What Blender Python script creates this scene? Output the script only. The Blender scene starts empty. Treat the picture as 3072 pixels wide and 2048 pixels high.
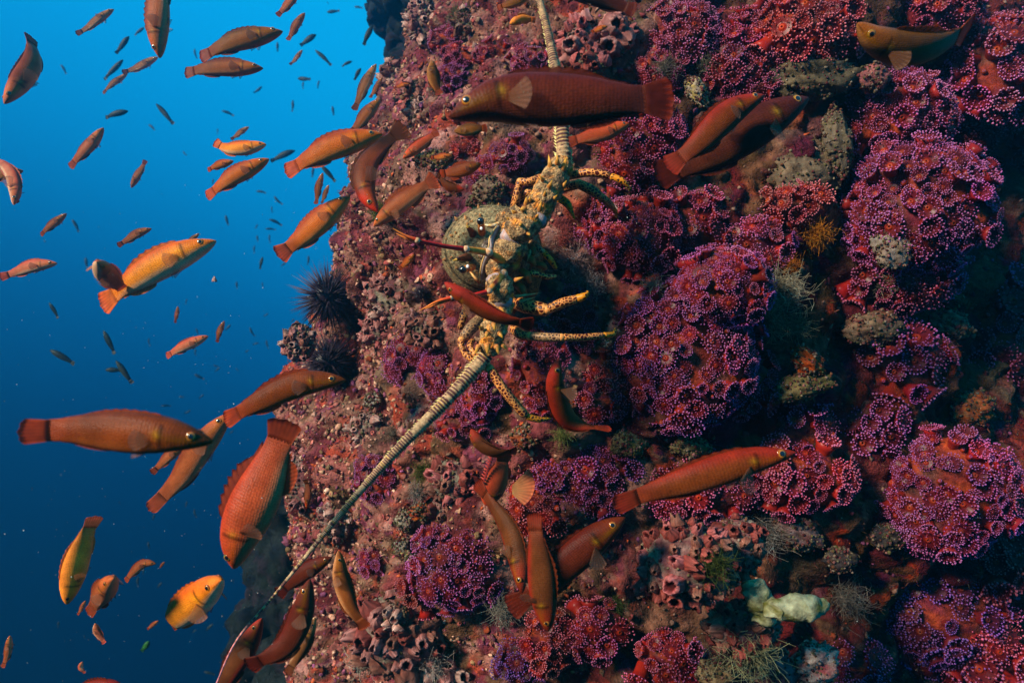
import bpy, math, random
import numpy as np
from mathutils import Vector
from mathutils.bvhtree import BVHTree
rng = np.random.default_rng(7); random.seed(7)
SC = bpy.context.scene; COLL = SC.collection

# ------------------------------------------------------------------ camera
cam_d = bpy.data.cameras.new('camera'); cam = bpy.data.objects.new('camera', cam_d); COLL.objects.link(cam)
cam_d.sensor_width = 36; cam_d.lens = 24; cam_d.clip_start = .02; cam_d.clip_end = 200
cam.location = (0, 0, 0); cam.rotation_euler = (math.radians(90), 0, 0)
cam_d.dof.use_dof = True; cam_d.dof.focus_distance = 1.0; cam_d.dof.aperture_fstop = 6.5
SC.camera = cam
# ------------------------------------------------------------------ world: light of the open water, bright above, dark below
W = bpy.data.worlds.new('World'); SC.world = W; W.use_nodes = True
nt = W.node_tree; nt.nodes.clear()
out = nt.nodes.new('ShaderNodeOutputWorld'); bg = nt.nodes.new('ShaderNodeBackground')
tc = nt.nodes.new('ShaderNodeTexCoord'); dot = nt.nodes.new('ShaderNodeVectorMath'); dot.operation = 'DOT_PRODUCT'
dot.inputs[1].default_value = Vector((.30, 0, .954)).normalized()      # brightest overhead, a little towards the reef side
mr = nt.nodes.new('ShaderNodeMapRange'); mr.inputs[1].default_value = -1; mr.inputs[2].default_value = 1
rp = nt.nodes.new('ShaderNodeValToRGB'); rp.color_ramp.interpolation = 'B_SPLINE'
WORLD_RAMP = [(0, (.0001, .003, .010)), (.22, (.0001, .008, .030)), (.36, (.0002, .027, .088)), (.46, (.0003, .108, .30)), (.54, (.0006, .25, .58)),
              (.63, (.001, .42, .87)), (.74, (.002, .53, 1.0)), (1, (.002, .55, 1.0))]
el = rp.color_ramp.elements
while len(el) < len(WORLD_RAMP): el.new(.5)
for e, (p, c) in zip(el, WORLD_RAMP): e.position = p; e.color = (*c, 1)
bg.inputs[1].default_value = .51
L = nt.links.new
L(tc.outputs['Generated'], dot.inputs[0]); L(dot.outputs['Value'], mr.inputs[0]); L(mr.outputs[0], rp.inputs[0])
L(rp.outputs[0], bg.inputs[0]); L(bg.outputs[0], out.inputs[0])
# ------------------------------------------------------------------ sun
sun_d = bpy.data.lights.new('sun', 'SUN'); sun = bpy.data.objects.new('sun', sun_d); COLL.objects.link(sun)
sun_d.energy = 5.0; sun_d.angle = math.radians(9); sun_d.color = (1, .87, .68)
SUN_TO = Vector((-.70, -.51, .50)).normalized()
sun.rotation_euler = SUN_TO.to_track_quat('Z', 'Y').to_euler(); sun.location = SUN_TO * 5
# ------------------------------------------------------------------ exposure, sampling
SC.view_settings.view_transform = 'Standard'; SC.view_settings.look = 'None'
SC.view_settings.gamma = 1; SC.view_settings.use_curve_mapping = False; SC.view_settings.exposure = 0.95
SC.render.engine = 'CYCLES'
cy = SC.cycles
cy.use_denoising = True; cy.max_bounces = 5; cy.diffuse_bounces = 2; cy.glossy_bounces = 2; cy.transmission_bounces = 3
cy.volume_bounces = 1; cy.transparent_max_bounces = 10; cy.sample_clamp_indirect = 4; cy.use_fast_gi = False
cy.caustics_reflective = False; cy.caustics_refractive = False

# ================================================================== helpers
def P(px, py, d):
    """a point at distance d in front of the camera, under the photograph's pixel (3072 x 2048)"""
    return np.array([(px - 1536) / 2048 * d, d, -(py - 1024) / 2048 * d])
def PX(d): return d / 2048.0                                             # metres under one photograph pixel

def _h(ix, iy, iz, s):
    n = (ix * 374761393 + iy * 668265263 + iz * 2147483647 + s * 974711) & 0x7fffffff
    n = ((n ^ (n >> 13)) * 1274126177) & 0x7fffffff
    n = ((n ^ (n >> 16)) * 668265263) & 0x7fffffff
    return ((n ^ (n >> 15)) & 0xffffff) / float(0xffffff)
def vnoise(p, s=0):
    p = np.asarray(p, float); i = np.floor(p).astype(np.int64); f = p - i; f = f * f * (3 - 2 * f); r = 0
    for dx in (0, 1):
        wx = f[:, 0] if dx else 1 - f[:, 0]
        for dy in (0, 1):
            wy = f[:, 1] if dy else 1 - f[:, 1]
            for dz in (0, 1):
                wz = f[:, 2] if dz else 1 - f[:, 2]
                r = r + wx * wy * wz * _h(i[:, 0] + dx, i[:, 1] + dy, i[:, 2] + dz, s)
    return r
def fbm(p, o=3, s=0):
    r = 0; a = .5; t = 0
    for k in range(o):
        r = r + a * vnoise(p * (2 ** k) + 17.3 * k, s + k); t += a; a *= .5
    return r / t
def cell(p, s=0):
    """nearest-feature distance and the id (0..1) of that feature"""
    i = np.floor(p).astype(np.int64); best = np.full(len(p), 9.); ident = np.zeros(len(p))
    for dx in (-1, 0, 1):
        for dy in (-1, 0, 1):
            for dz in (-1, 0, 1):
                a, b, c = i[:, 0] + dx, i[:, 1] + dy, i[:, 2] + dz
                q = np.stack([a + _h(a, b, c, s), b + _h(a, b, c, s + 1), c + _h(a, b, c, s + 2)], 1)
                d = ((p - q) ** 2).sum(1); m = d < best
                best = np.where(m, d, best); ident = np.where(m, _h(a, b, c, s + 3), ident)
    return np.sqrt(best), ident
def unit(v):
    v = np.asarray(v, float); return v / max(np.linalg.norm(v), 1e-9)

def mesh(name, V, F, cols=None, uv=None, mats=(), fm=None, smooth=True):
    """V (n,3); F list of int arrays (k,3)/(k,4) or of index lists; cols (n,3) point colours; uv (n,2) point coordinates"""
    me = bpy.data.meshes.new(name); V = np.asarray(V, np.float32)
    arrs = [np.asarray(f, np.int32) for f in F if len(f)]
    me.vertices.add(len(V)); me.vertices.foreach_set('co', V.ravel())
    loops = np.concatenate([a.ravel() for a in arrs]); tot = np.concatenate([np.full(len(a), a.shape[1], np.int32) for a in arrs])
    st = np.concatenate([[0], np.cumsum(tot)[:-1]]).astype(np.int32)
    me.loops.add(len(loops)); me.loops.foreach_set('vertex_index', loops)
    me.polygons.add(len(tot)); me.polygons.foreach_set('loop_start', st)
    me.update(calc_edges=True)
    if cols is not None:
        a = me.color_attributes.new('Col', 'FLOAT_COLOR', 'POINT')
        c = np.ones((len(V), 4), np.float32); c[:, :3] = np.clip(cols, 0, 1); a.data.foreach_set('color', c.ravel())
    if uv is not None:
        a = me.attributes.new('st', 'FLOAT2', 'POINT'); a.data.foreach_set('vector', np.asarray(uv, np.float32).ravel())
    for m in mats: me.materials.append(m)
    if fm is not None: me.polygons.foreach_set('material_index', np.asarray(fm, np.int32))
    if smooth: me.polygons.foreach_set('use_smooth', np.ones(len(tot), bool))
    me.update()
    return me
def obj(name, me, parent=None, loc=None):
    o = bpy.data.objects.new(name, me); COLL.objects.link(o)
    if parent is not None: o.parent = parent
    if loc is not None: o.location = Vector([float(x) for x in loc])
    return o
def thing(name, label, cat, loc, group=None):
    o = obj(name, None, None, loc); o['label'] = label; o['category'] = cat; o.empty_display_size = .02
    if group: o['group'] = group
    return o
def tag(o, label, cat, group=None):
    o['label'] = label; o['category'] = cat
    if group: o['group'] = group
    return o
def gridF(n, m, wrap=False, off=0):
    i = np.arange(n - 1)[:, None]; j = np.arange(m if wrap else m - 1)[None, :]; j2 = (j + 1) % m
    return (np.stack([i * m + j, i * m + j2, (i + 1) * m + j2, (i + 1) * m + j], -1).reshape(-1, 4) + off)
class MB:
    """collects pieces of ONE mesh"""
    def __init__(s): s.V = []; s.Q = []; s.T = []; s.C = []; s.U = []; s.n = 0
    def add(s, V, F, col, uv=None):
        V = np.asarray(V, float); F = np.asarray(F, int)
        (s.Q if F.shape[1] == 4 else s.T).append(F + s.n); s.V.append(V)
        c = np.asarray(col, float); s.C.append(np.tile(c, (len(V), 1)) if c.ndim == 1 else c)
        s.U.append(np.zeros((len(V), 2)) if uv is None else uv); s.n += len(V)
    def mesh(s, name, mats, smooth=True, center=None):
        V = np.concatenate(s.V)
        if center is not None: V = V - center
        F = []
        if s.Q: F.append(np.concatenate(s.Q))
        if s.T: F.append(np.concatenate(s.T))
        return mesh(name, V, F, np.concatenate(s.C), np.concatenate(s.U), mats, smooth=smooth)
def catmull(pts, n):
    pts = np.asarray(pts, float); k = len(pts)
    if k == 2: t = np.linspace(0, 1, n)[:, None]; return pts[0] * (1 - t) + pts[1] * t
    ext = np.vstack([2 * pts[0] - pts[1], pts, 2 * pts[-1] - pts[-2]])
    seg = np.linalg.norm(np.diff(pts, axis=0), axis=1); cum = np.concatenate([[0], np.cumsum(seg)]); cum /= cum[-1]
    t = np.linspace(0, 1, n); idx = np.clip(np.searchsorted(cum, t, side='right') - 1, 0, k - 2)
    u = ((t - cum[idx]) / (cum[idx + 1] - cum[idx] + 1e-12))[:, None]
    a, b, c, d = ext[idx], ext[idx + 1], ext[idx + 2], ext[idx + 3]
    return .5 * (2 * b + (c - a) * u + (2 * a - 5 * b + 4 * c - d) * u ** 2 + (3 * b - a - 3 * c + d) * u ** 3)
def tube(path, rad, nseg=12, hint=(0, 0, 1), flat=1., cap=True):
    """rings along a path; returns V, F, s (arc length per vertex), a (angle per vertex)"""
    path = np.asarray(path, float); n = len(path); rad = np.broadcast_to(rad, (n,)) if np.ndim(rad) < 2 else rad
    T = np.gradient(path, axis=0); T /= np.linalg.norm(T, axis=1)[:, None] + 1e-12
    h = np.asarray(hint, float)
    Uv = h - (T @ h)[:, None] * T; Uv /= np.linalg.norm(Uv, axis=1)[:, None] + 1e-9; Wv = np.cross(T, Uv)
    an = np.linspace(0, 2 * np.pi, nseg, endpoint=False); ca, sa = np.cos(an), np.sin(an)
    V = path[:, None] + rad[:, None, None] * (Uv[:, None] * ca[None, :, None] + Wv[:, None] * sa[None, :, None] * flat)
    s = np.concatenate([[0], np.cumsum(np.linalg.norm(np.diff(path, axis=0), axis=1))])
    V = V.reshape(-1, 3); S = np.repeat(s, nseg); A = np.tile(an, n)
    return V, gridF(n, nseg, True), S, A
def capped(V, n, nseg):
    """pull the end rings of a tube shut"""
    V = V.copy(); V[:nseg] = V[:nseg].mean(0); V[-nseg:] = V[-nseg:].mean(0); return V
def ellipsoid(c, ax, nu=20, nv=14, A=None):
    u = np.linspace(0, 2 * np.pi, nu, endpoint=False); v = np.linspace(0.001, np.pi - .001, nv)
    N = np.stack([np.outer(np.sin(v), np.cos(u)), np.outer(np.sin(v), np.sin(u)), np.outer(np.cos(v), np.ones(nu))], -1).reshape(-1, 3)
    V = N * np.asarray(ax)
    if A is not None: V = V @ np.asarray(A)
    return V + np.asarray(c), gridF(nv, nu, True), N
def cone(a, b, r, n=6):
    a = np.asarray(a, float); b = np.asarray(b, float); t = unit(b - a); u = unit(np.cross(t, [.31, .72, .52])); w = np.cross(t, u)
    an = np.linspace(0, 2 * np.pi, n, endpoint=False)
    V = np.vstack([a + r * (np.cos(x) * u + np.sin(x) * w) for x in an] + [b]); F = [[i, (i + 1) % n, n] for i in range(n)]
    return V, np.array(F)

# ================================================================== materials
def nodes(m):
    m.use_nodes = True; n = m.node_tree; n.nodes.clear(); return n
def organic(name, rough=.6, spec=.35, noise=.35, nscale=120., bump=.25, bscale=300., bdist=.002, tint=False, sss=0., transl=0., alpha=1., coat=0.):
    """colour from the point colours of the mesh, broken up by noise, with fine relief"""
    m = bpy.data.materials.new(name); n = nodes(m); N = n.nodes.new; K = n.links.new
    o = N('ShaderNodeOutputMaterial'); b = N('ShaderNodeBsdfPrincipled'); at = N('ShaderNodeAttribute'); at.attribute_name = 'Col'
    tcn = N('ShaderNodeTexCoord'); ns = N('ShaderNodeTexNoise'); ns.inputs['Scale'].default_value = nscale; ns.inputs['Detail'].default_value = 4
    K(tcn.outputs['Object'], ns.inputs['Vector'])
    mp = N('ShaderNodeMapRange'); mp.inputs[1].default_value = .3; mp.inputs[2].default_value = .7; mp.inputs[3].default_value = 1 - noise; mp.inputs[4].default_value = 1 + noise
    K(ns.outputs[0], mp.inputs[0])
    mx = N('ShaderNodeMix'); mx.data_type = 'RGBA'; mx.blend_type = 'MULTIPLY'; mx.inputs[0].default_value = 1
    K(at.outputs['Color'], mx.inputs[6]); K(mp.outputs[0], mx.inputs[7]); last = mx.outputs[2]
    if tint:
        oi = N('ShaderNodeObjectInfo'); m2 = N('ShaderNodeMix'); m2.data_type = 'RGBA'; m2.blend_type = 'MULTIPLY'; m2.inputs[0].default_value = 1
        K(last, m2.inputs[6]); K(oi.outputs['Color'], m2.inputs[7]); last = m2.outputs[2]
    K(last, b.inputs['Base Color']); b.inputs['Roughness'].default_value = rough; b.inputs['Specular IOR Level'].default_value = spec * .22
    b.inputs['Coat Weight'].default_value = coat; b.inputs['Coat Roughness'].default_value = .15
    if bump:
        n2 = N('ShaderNodeTexNoise'); n2.inputs['Scale'].default_value = bscale; n2.inputs['Detail'].default_value = 5
        K(tcn.outputs['Object'], n2.inputs['Vector'])
        bp = N('ShaderNodeBump'); bp.inputs['Strength'].default_value = bump; bp.inputs['Distance'].default_value = bdist
        K(n2.outputs[0], bp.inputs['Height']); K(bp.outputs[0], b.inputs['Normal'])
    sh = b.outputs[0]
    if transl:
        t = N('ShaderNodeBsdfTranslucent'); K(last, t.inputs[0]); ms = N('ShaderNodeMixShader'); ms.inputs[0].default_value = transl
        K(sh, ms.inputs[1]); K(t.outputs[0], ms.inputs[2]); sh = ms.outputs[0]
    if alpha < 1:
        t = N('ShaderNodeBsdfTransparent'); ms = N('ShaderNodeMixShader'); ms.inputs[0].default_value = alpha
        K(t.outputs[0], ms.inputs[1]); K(sh, ms.inputs[2]); sh = ms.outputs[0]
    K(sh, o.inputs[0]); return m
def fish_skin(name, amount=.34):
    """point colours with a net of scales laid along the body (st attribute)"""
    m = bpy.data.materials.new(name); n = nodes(m); N = n.nodes.new; K = n.links.new
    o = N('ShaderNodeOutputMaterial'); b = N('ShaderNodeBsdfPrincipled'); at = N('ShaderNodeAttribute'); at.attribute_name = 'Col'
    st = N('ShaderNodeAttribute'); st.attribute_name = 'st'
    vo = N('ShaderNodeTexVoronoi'); vo.voronoi_dimensions = '2D'; vo.feature = 'F1'; vo.inputs['Randomness'].default_value = .38; vo.inputs['Scale'].default_value = 1
    K(st.outputs['Vector'], vo.inputs['Vector'])
    mp = N('ShaderNodeMapRange'); mp.inputs[1].default_value = .2; mp.inputs[2].default_value = .75; mp.inputs[3].default_value = 1 + amount * .55; mp.inputs[4].default_value = 1 - amount
    K(vo.outputs['Distance'], mp.inputs[0])
    tcn = N('ShaderNodeTexCoord'); ns = N('ShaderNodeTexNoise'); ns.inputs['Scale'].default_value = 42; ns.inputs['Detail'].default_value = 6; ns.inputs['Roughness'].default_value = .7; K(tcn.outputs['Object'], ns.inputs['Vector'])
    m2 = N('ShaderNodeMapRange'); m2.inputs[1].default_value = .3; m2.inputs[2].default_value = .7; m2.inputs[3].default_value = .62; m2.inputs[4].default_value = 1.35; K(ns.outputs[0], m2.inputs[0])
    mul = N('ShaderNodeMath'); mul.operation = 'MULTIPLY'; K(mp.outputs[0], mul.inputs[0]); K(m2.outputs[0], mul.inputs[1])
    mx = N('ShaderNodeMix'); mx.data_type = 'RGBA'; mx.blend_type = 'MULTIPLY'; mx.inputs[0].default_value = 1
    K(at.outputs['Color'], mx.inputs[6]); K(mul.outputs[0], mx.inputs[7]); K(mx.outputs[2], b.inputs['Base Color'])
    b.inputs['Roughness'].default_value = .42; b.inputs['Specular IOR Level'].default_value = .06
    bp = N('ShaderNodeBump'); bp.inputs['Strength'].default_value = .35; bp.inputs['Distance'].default_value = .0012; bp.invert = True
    K(vo.outputs['Distance'], bp.inputs['Height']); K(bp.outputs[0], b.inputs['Normal']); K(b.outputs[0], o.inputs[0]); return m
def leopard(name, cream, spot, scale, edge=.13, dirt=.3):
    """cream net round dark spots, grey silt in patches"""
    m = bpy.data.materials.new(name); n = nodes(m); N = n.nodes.new; K = n.links.new
    o = N('ShaderNodeOutputMaterial'); b = N('ShaderNodeBsdfPrincipled'); tcn = N('ShaderNodeTexCoord')
    vo = N('ShaderNodeTexVoronoi'); vo.feature = 'DISTANCE_TO_EDGE'; vo.inputs['Scale'].default_value = scale; vo.inputs['Randomness'].default_value = .9
    K(tcn.outputs['Object'], vo.inputs['Vector'])
    cr = N('ShaderNodeValToRGB'); cr.color_ramp.elements[0].position = edge * .7; cr.color_ramp.elements[0].color = (*cream, 1)
    cr.color_ramp.elements[1].position = edge * 1.5; cr.color_ramp.elements[1].color = (*spot, 1); K(vo.outputs['Distance'], cr.inputs[0])
    ns = N('ShaderNodeTexNoise'); ns.inputs['Scale'].default_value = 45; ns.inputs['Detail'].default_value = 5; K(tcn.outputs['Object'], ns.inputs['Vector'])
    mp = N('ShaderNodeMapRange'); mp.inputs[1].default_value = .5; mp.inputs[2].default_value = .68; mp.inputs[3].default_value = 0; mp.inputs[4].default_value = dirt; K(ns.outputs[0], mp.inputs[0])
    mx = N('ShaderNodeMix'); mx.data_type = 'RGBA'; K(mp.outputs[0], mx.inputs[0]); K(cr.outputs[0], mx.inputs[6]); mx.inputs[7].default_value = (.13, .08, .04, 1)
    K(mx.outputs[2], b.inputs['Base Color']); b.inputs['Roughness'].default_value = .4; b.inputs['Specular IOR Level'].default_value = .15
    bp = N('ShaderNodeBump'); bp.inputs['Strength'].default_value = .3; bp.inputs['Distance'].default_value = .001; K(ns.outputs[0], bp.inputs['Height']); K(bp.outputs[0], b.inputs['Normal'])
    K(b.outputs[0], o.inputs[0]); return m
M_REEF = organic('reef_rock', .75, .25, .55, 90, .8, 260, .006)
M_CRUST = organic('reef_growth', .65, .3, .4, 200, .4, 500, .002)
M_ANEM = organic('anemone_flesh', .35, .5, .15, 300, 0, tint=True, transl=.12)
M_BASE = organic('colony_base', .7, .25, .5, 120, .6, 300, .004)
M_BARN = organic('barnacle_shell', .6, .35, .45, 260, .5, 700, .002, tint=True)
M_SHELL = organic('shell', .55, .35, .5, 110, .5, 350, .003)
M_TUFT = organic('hydroid', .7, .2, .3, 150, 0, transl=.3)
M_SPINE = organic('urchin_spine', .35, .5, .2, 100, 0)
M_FISH = fish_skin('fish_scales'); M_SMALL = organic('small_fish_skin', .5, .4, .2, 120, 0)
M_FIN = organic('fin_membrane', .45, .35, .15, 120, 0, transl=.35, alpha=.82); M_TAIL = organic('tail_membrane', .5, .3, .25, 120, 0, transl=.3, alpha=.86); M_CLEAR = organic('clear_fin', .4, .35, .1, 120, 0, transl=.4, alpha=.34)
M_EYE = organic('fish_eye', .12, .6, 0, 50, 0, coat=.25); M_PUPIL = organic('pupil', .08, .6, 0, 50, 0, coat=1.)
M_CARA = organic('lobster_carapace', .75, .25, .75, 240, 1., 420, .004)
M_ARMOR = organic('lobster_armour', .6, .35, .85, 300, 1., 420, .005)
M_LILAC = organic('joint_membrane', .4, .45, .25, 90, .2, 200, .001)
M_HORN = organic('horn', .4, .45, .35, 200, .3, 400, .001)
M_FLAG = organic('antenna_rings', .55, .35, .4, 220, .5, 500, .001)
M_RED = organic('antennule', .3, .5, .25, 150, .1, 300, .0006)
M_LEG = leopard('leg_leopard', (.66, .25, .06), (.060, .007, .004), 200, .075)
M_LEG2 = leopard('leg_leopard_large', (.66, .26, .065), (.060, .007, .004), 165, .075)
M_DACT = leopard('leg_tip', (.50, .17, .006), (.014, .008, .003), 210, .16, .1)
M_LEGG = leopard('leg_silted', (.40, .21, .09), (.05, .025, .018), 220, .10, .9)

# ================================================================== THE REEF
CT = np.array([(4.4, 3.0), (3.0, 2.25), (1.75, 1.62), (1.25, 1.42), (.85, 1.24), (.55, 1.12), (.28, 1.09), (.06, 1.12), (-.13, 1.21), (-.29, 1.35), (-.385, 1.5), (-.43, 1.72), (-.42, 2.05), (-.25, 2.5), (.5, 3.0)])
NA, NZ = 760, 540
c0 = catmull(CT, 2000); c0s = np.concatenate([[0], np.cumsum(np.linalg.norm(np.diff(c0, axis=0), axis=1) / c0[:-1, 1])]); c0s /= c0s[-1]
tt = np.linspace(0, 1, NA); cx = np.stack([np.interp(tt, c0s, c0[:, 0]), np.interp(tt, c0s, c0[:, 1])], 1)
T2 = np.gradient(cx, axis=0); T2 /= np.linalg.norm(T2, axis=1)[:, None]; nrm = np.stack([-T2[:, 1], T2[:, 0]], 1)
if nrm[NA // 3, 1] > 0: nrm = -nrm
vv = np.linspace(-.78, .78, NZ)
Xg = np.repeat(cx[:, None, 0], NZ, 1); Yg = np.repeat(cx[:, None, 1], NZ, 1); Zg = Yg * vv[None]
wl = np.clip((.25 - Xg) / .65, 0, 1) ** 1.3; wl[Yg > 1.9] = 1                          # the left flank steps out lower down
ZK = np.array([-1.2, -.75, -.5, -.33, -.2, -.08, .0, .1, .2, .32, .5, .75, 1.2]); XK = np.array([-.13, -.11, -.065, -.045, -.065, -.065, -.045, -.015, .03, .075, .15, .22, .25])
Xg = Xg + wl * np.interp(Zg, ZK, XK)
Yg = Yg + .10 * (Zg ** 2) * (1 - wl)                                                  # the face bulges a little at mid height
base = np.stack([Xg, Yg, Zg], -1).reshape(-1, 3)
n3 = np.stack([np.repeat(nrm[:, None, 0], NZ, 1), np.repeat(nrm[:, None, 1], NZ, 1), np.zeros((NA, NZ))], -1).reshape(-1, 3)
big = fbm(base * 3.2, 3, 1) - .5; md, mid_id = cell(base * 13 + 2.1 * np.stack([fbm(base * 9, 2, 31)] * 3, 1), 5)
sd, sid = cell(base * 42 + 3 * np.stack([fbm(base * 30, 2, 41)] * 3, 1), 9); fine = fbm(base * 60, 3, 3) - .5; pit = fbm(base * 7, 2, 77)
disp = .20 * big + .052 * (.6 - md) + .013 * (.55 - sd) + .010 * fine - .05 * np.clip(pit - .62, 0, 1) / .38
RV = base + n3 * disp[:, None]
# colours of the crusts: patch by patch
PALL = np.array([(.34, .13, .15), (.42, .24, .22), (.46, .38, .30), (.22, .07, .11), (.17, .15, .08), (.26, .10, .20), (.50, .14, .08), (.58, .50, .46), (.12, .035, .045), (.24, .22, .17)])
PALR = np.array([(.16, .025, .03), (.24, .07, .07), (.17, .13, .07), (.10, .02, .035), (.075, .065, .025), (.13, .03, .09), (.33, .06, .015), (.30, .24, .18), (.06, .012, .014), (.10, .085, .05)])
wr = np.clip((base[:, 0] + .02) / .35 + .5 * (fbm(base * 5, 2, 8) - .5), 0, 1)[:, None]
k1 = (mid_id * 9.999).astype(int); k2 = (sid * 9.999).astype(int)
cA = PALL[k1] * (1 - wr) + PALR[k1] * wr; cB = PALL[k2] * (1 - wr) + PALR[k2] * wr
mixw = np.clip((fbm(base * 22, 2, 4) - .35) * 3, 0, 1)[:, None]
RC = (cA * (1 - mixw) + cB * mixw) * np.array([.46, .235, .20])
sand = np.clip((fbm(base * 11, 3, 14) - .6) * 6, 0, 1)[:, None] * .6; RC = RC * (1 - sand) + np.array([.085, .065, .034]) * sand
RF = gridF(NA, NZ)
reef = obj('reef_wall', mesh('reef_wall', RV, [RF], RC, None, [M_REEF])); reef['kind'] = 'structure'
reef['label'] = 'steep reef wall crusted with pink coralline algae and rubble'
BVH = BVHTree.FromPolygons([Vector(v) for v in RV.tolist()], RF.tolist())
def hit(px, py, default=1.1):
    d = unit(P(px, py, 1.)); loc, nn, i, t = BVH.ray_cast(Vector((0, 0, 0)), Vector(d), 6.)
    if loc is None: return P(px, py, default), np.array([-.3, -.95, 0.]), default
    nn = np.array(nn)
    if nn @ d > 0: nn = -nn
    return np.array(loc), nn, loc[1]

# farther shoulders of the reef, their dimness and blue haze put into the colour
def far_reef(label, lumps, seed):
    mb = MB()
    for (px, py, d, rx, ry) in lumps:
        V, F, N = ellipsoid((0, 0, 0), (1, 1, 1), 90, 60)
        c = P(px, py, d); r = np.array([rx * PX(d), rx * PX(d) * 1.1, ry * PX(d)])
        w = N * r + c; dd, ii = cell(w * 9, seed); d3, i3 = cell(w * 26, seed + 4)
        w = w + N * (.10 * (.6 - dd) + .035 * (.5 - d3) + .05 * (fbm(w * 30, 2, seed) - .5))[:, None]
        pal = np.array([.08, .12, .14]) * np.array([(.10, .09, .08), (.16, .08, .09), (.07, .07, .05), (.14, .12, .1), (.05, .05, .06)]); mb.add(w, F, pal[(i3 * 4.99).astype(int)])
    o = obj('far_reef', mb.mesh('far_reef', [M_REEF])); o['kind'] = 'structure'; o['label'] = label
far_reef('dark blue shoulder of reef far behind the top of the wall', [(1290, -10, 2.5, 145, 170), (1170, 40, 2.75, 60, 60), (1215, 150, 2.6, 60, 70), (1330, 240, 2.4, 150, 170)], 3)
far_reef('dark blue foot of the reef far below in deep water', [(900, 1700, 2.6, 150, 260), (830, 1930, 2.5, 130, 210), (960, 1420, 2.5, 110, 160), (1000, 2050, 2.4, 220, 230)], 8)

# ---- small growth nobody could count: knobs, tiny cups and turf all over the wall
def frames(N):
    h = np.where(np.abs(N[:, 2:3]) < .9, np.array([[0, 0, 1.]]), np.array([[1., 0, 0]]))
    U = np.cross(h, N); U /= np.linalg.norm(U, axis=1)[:, None] + 1e-9; return U, np.cross(N, U)
fc = RV[RF].mean(1); fnv = np.cross(RV[RF[:, 1]] - RV[RF[:, 0]], RV[RF[:, 3]] - RV[RF[:, 0]]); ar = np.linalg.norm(fnv, axis=1); fnv /= ar[:, None] + 1e-12
out_n = n3[RF[:, 0]]; fnv *= np.sign((fnv * out_n).sum(1))[:, None]
inview = (fc[:, 1] < 2.0) & (np.abs(fc[:, 0] / fc[:, 1]) < .95) & (np.abs(fc[:, 2] / fc[:, 1]) < .62)
def pick(n, weight):
    w = ar * inview * weight; return rng.choice(len(fc), n, p=w / w.sum())
leftness = np.clip(1.1 - (fc[:, 0] + .45) / .9, .15, 1)
def scatter(name, label, cat, tv, tf, tc_, n, weight, s0, s1, pal, tiltn=.35, twist=True, zs=(1, 1), jit=0.):
    ix = pick(n, weight); pos = fc[ix]; N = fnv[ix] + rng.normal(0, tiltn, (n, 3)); N /= np.linalg.norm(N, axis=1)[:, None]
    U, Wv = frames(N); a = rng.uniform(0, 6.28, n)[:, None]; U2 = U * np.cos(a) + Wv * np.sin(a); W2 = np.cross(N, U2)
    s = (s0 * (s1 / s0) ** rng.uniform(0, 1, n) ** 1.5)[:, None, None] * (pos[:, 1] / 1.1)[:, None, None]; zz = rng.uniform(zs[0], zs[1], n)[:, None, None]
    ax_ = rng.uniform(.55, 1.3, n)[:, None, None]; V = pos[:, None] + s * (1 + jit * rng.normal(0, 1, (n, len(tv), 1))) * (ax_ * tv[None, :, 0:1] * U2[:, None] + tv[None, :, 1:2] * W2[:, None] + zz * tv[None, :, 2:3] * N[:, None])
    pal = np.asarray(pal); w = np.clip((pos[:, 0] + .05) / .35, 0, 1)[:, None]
    c = pal[rng.integers(0, len(pal), n)] * rng.uniform(.35, 1.25, (n, 1)) ** 1.2 * (1 - .40 * w) * np.array([.76, .49, .37])  # darker to the right: the fall-off of light is put into the colour
    C = (c[:, None] * tc_[None]).reshape(-1, 3); k = len(tv)
    F = (np.asarray(tf)[None] + (np.arange(n) * k)[:, None, None]).reshape(-1, np.shape(tf)[1])
    o = obj(name, mesh(name, V.reshape(-1, 3), [F], C, None, [M_CRUST])); o['kind'] = 'stuff'; o['label'] = label; o['category'] = cat; return o
kv, kf, kn = ellipsoid((0, 0, .15), (1, 1, .8), 7, 5)
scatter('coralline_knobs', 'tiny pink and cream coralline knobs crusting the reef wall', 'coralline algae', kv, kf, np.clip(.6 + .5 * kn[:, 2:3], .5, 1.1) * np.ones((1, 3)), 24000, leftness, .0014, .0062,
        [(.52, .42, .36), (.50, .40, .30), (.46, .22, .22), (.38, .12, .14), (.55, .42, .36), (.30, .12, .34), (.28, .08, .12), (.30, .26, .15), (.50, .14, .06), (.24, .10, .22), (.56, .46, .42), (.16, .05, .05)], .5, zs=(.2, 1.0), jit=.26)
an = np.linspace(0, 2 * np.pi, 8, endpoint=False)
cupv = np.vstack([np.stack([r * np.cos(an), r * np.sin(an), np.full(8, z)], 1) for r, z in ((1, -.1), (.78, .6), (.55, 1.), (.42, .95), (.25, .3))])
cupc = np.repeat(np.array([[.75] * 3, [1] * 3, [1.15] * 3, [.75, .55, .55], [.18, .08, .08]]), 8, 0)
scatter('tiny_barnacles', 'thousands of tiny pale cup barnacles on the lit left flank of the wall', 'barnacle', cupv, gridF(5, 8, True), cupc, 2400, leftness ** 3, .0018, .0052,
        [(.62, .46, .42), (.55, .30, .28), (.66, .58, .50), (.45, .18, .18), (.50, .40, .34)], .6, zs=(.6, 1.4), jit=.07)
bv = np.array([(-.12, 0, 0), (.12, 0, 0), (.05, .25, .6), (-.02, .55, 1.05)]); bf = [[0, 1, 2], [0, 2, 3]]
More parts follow.
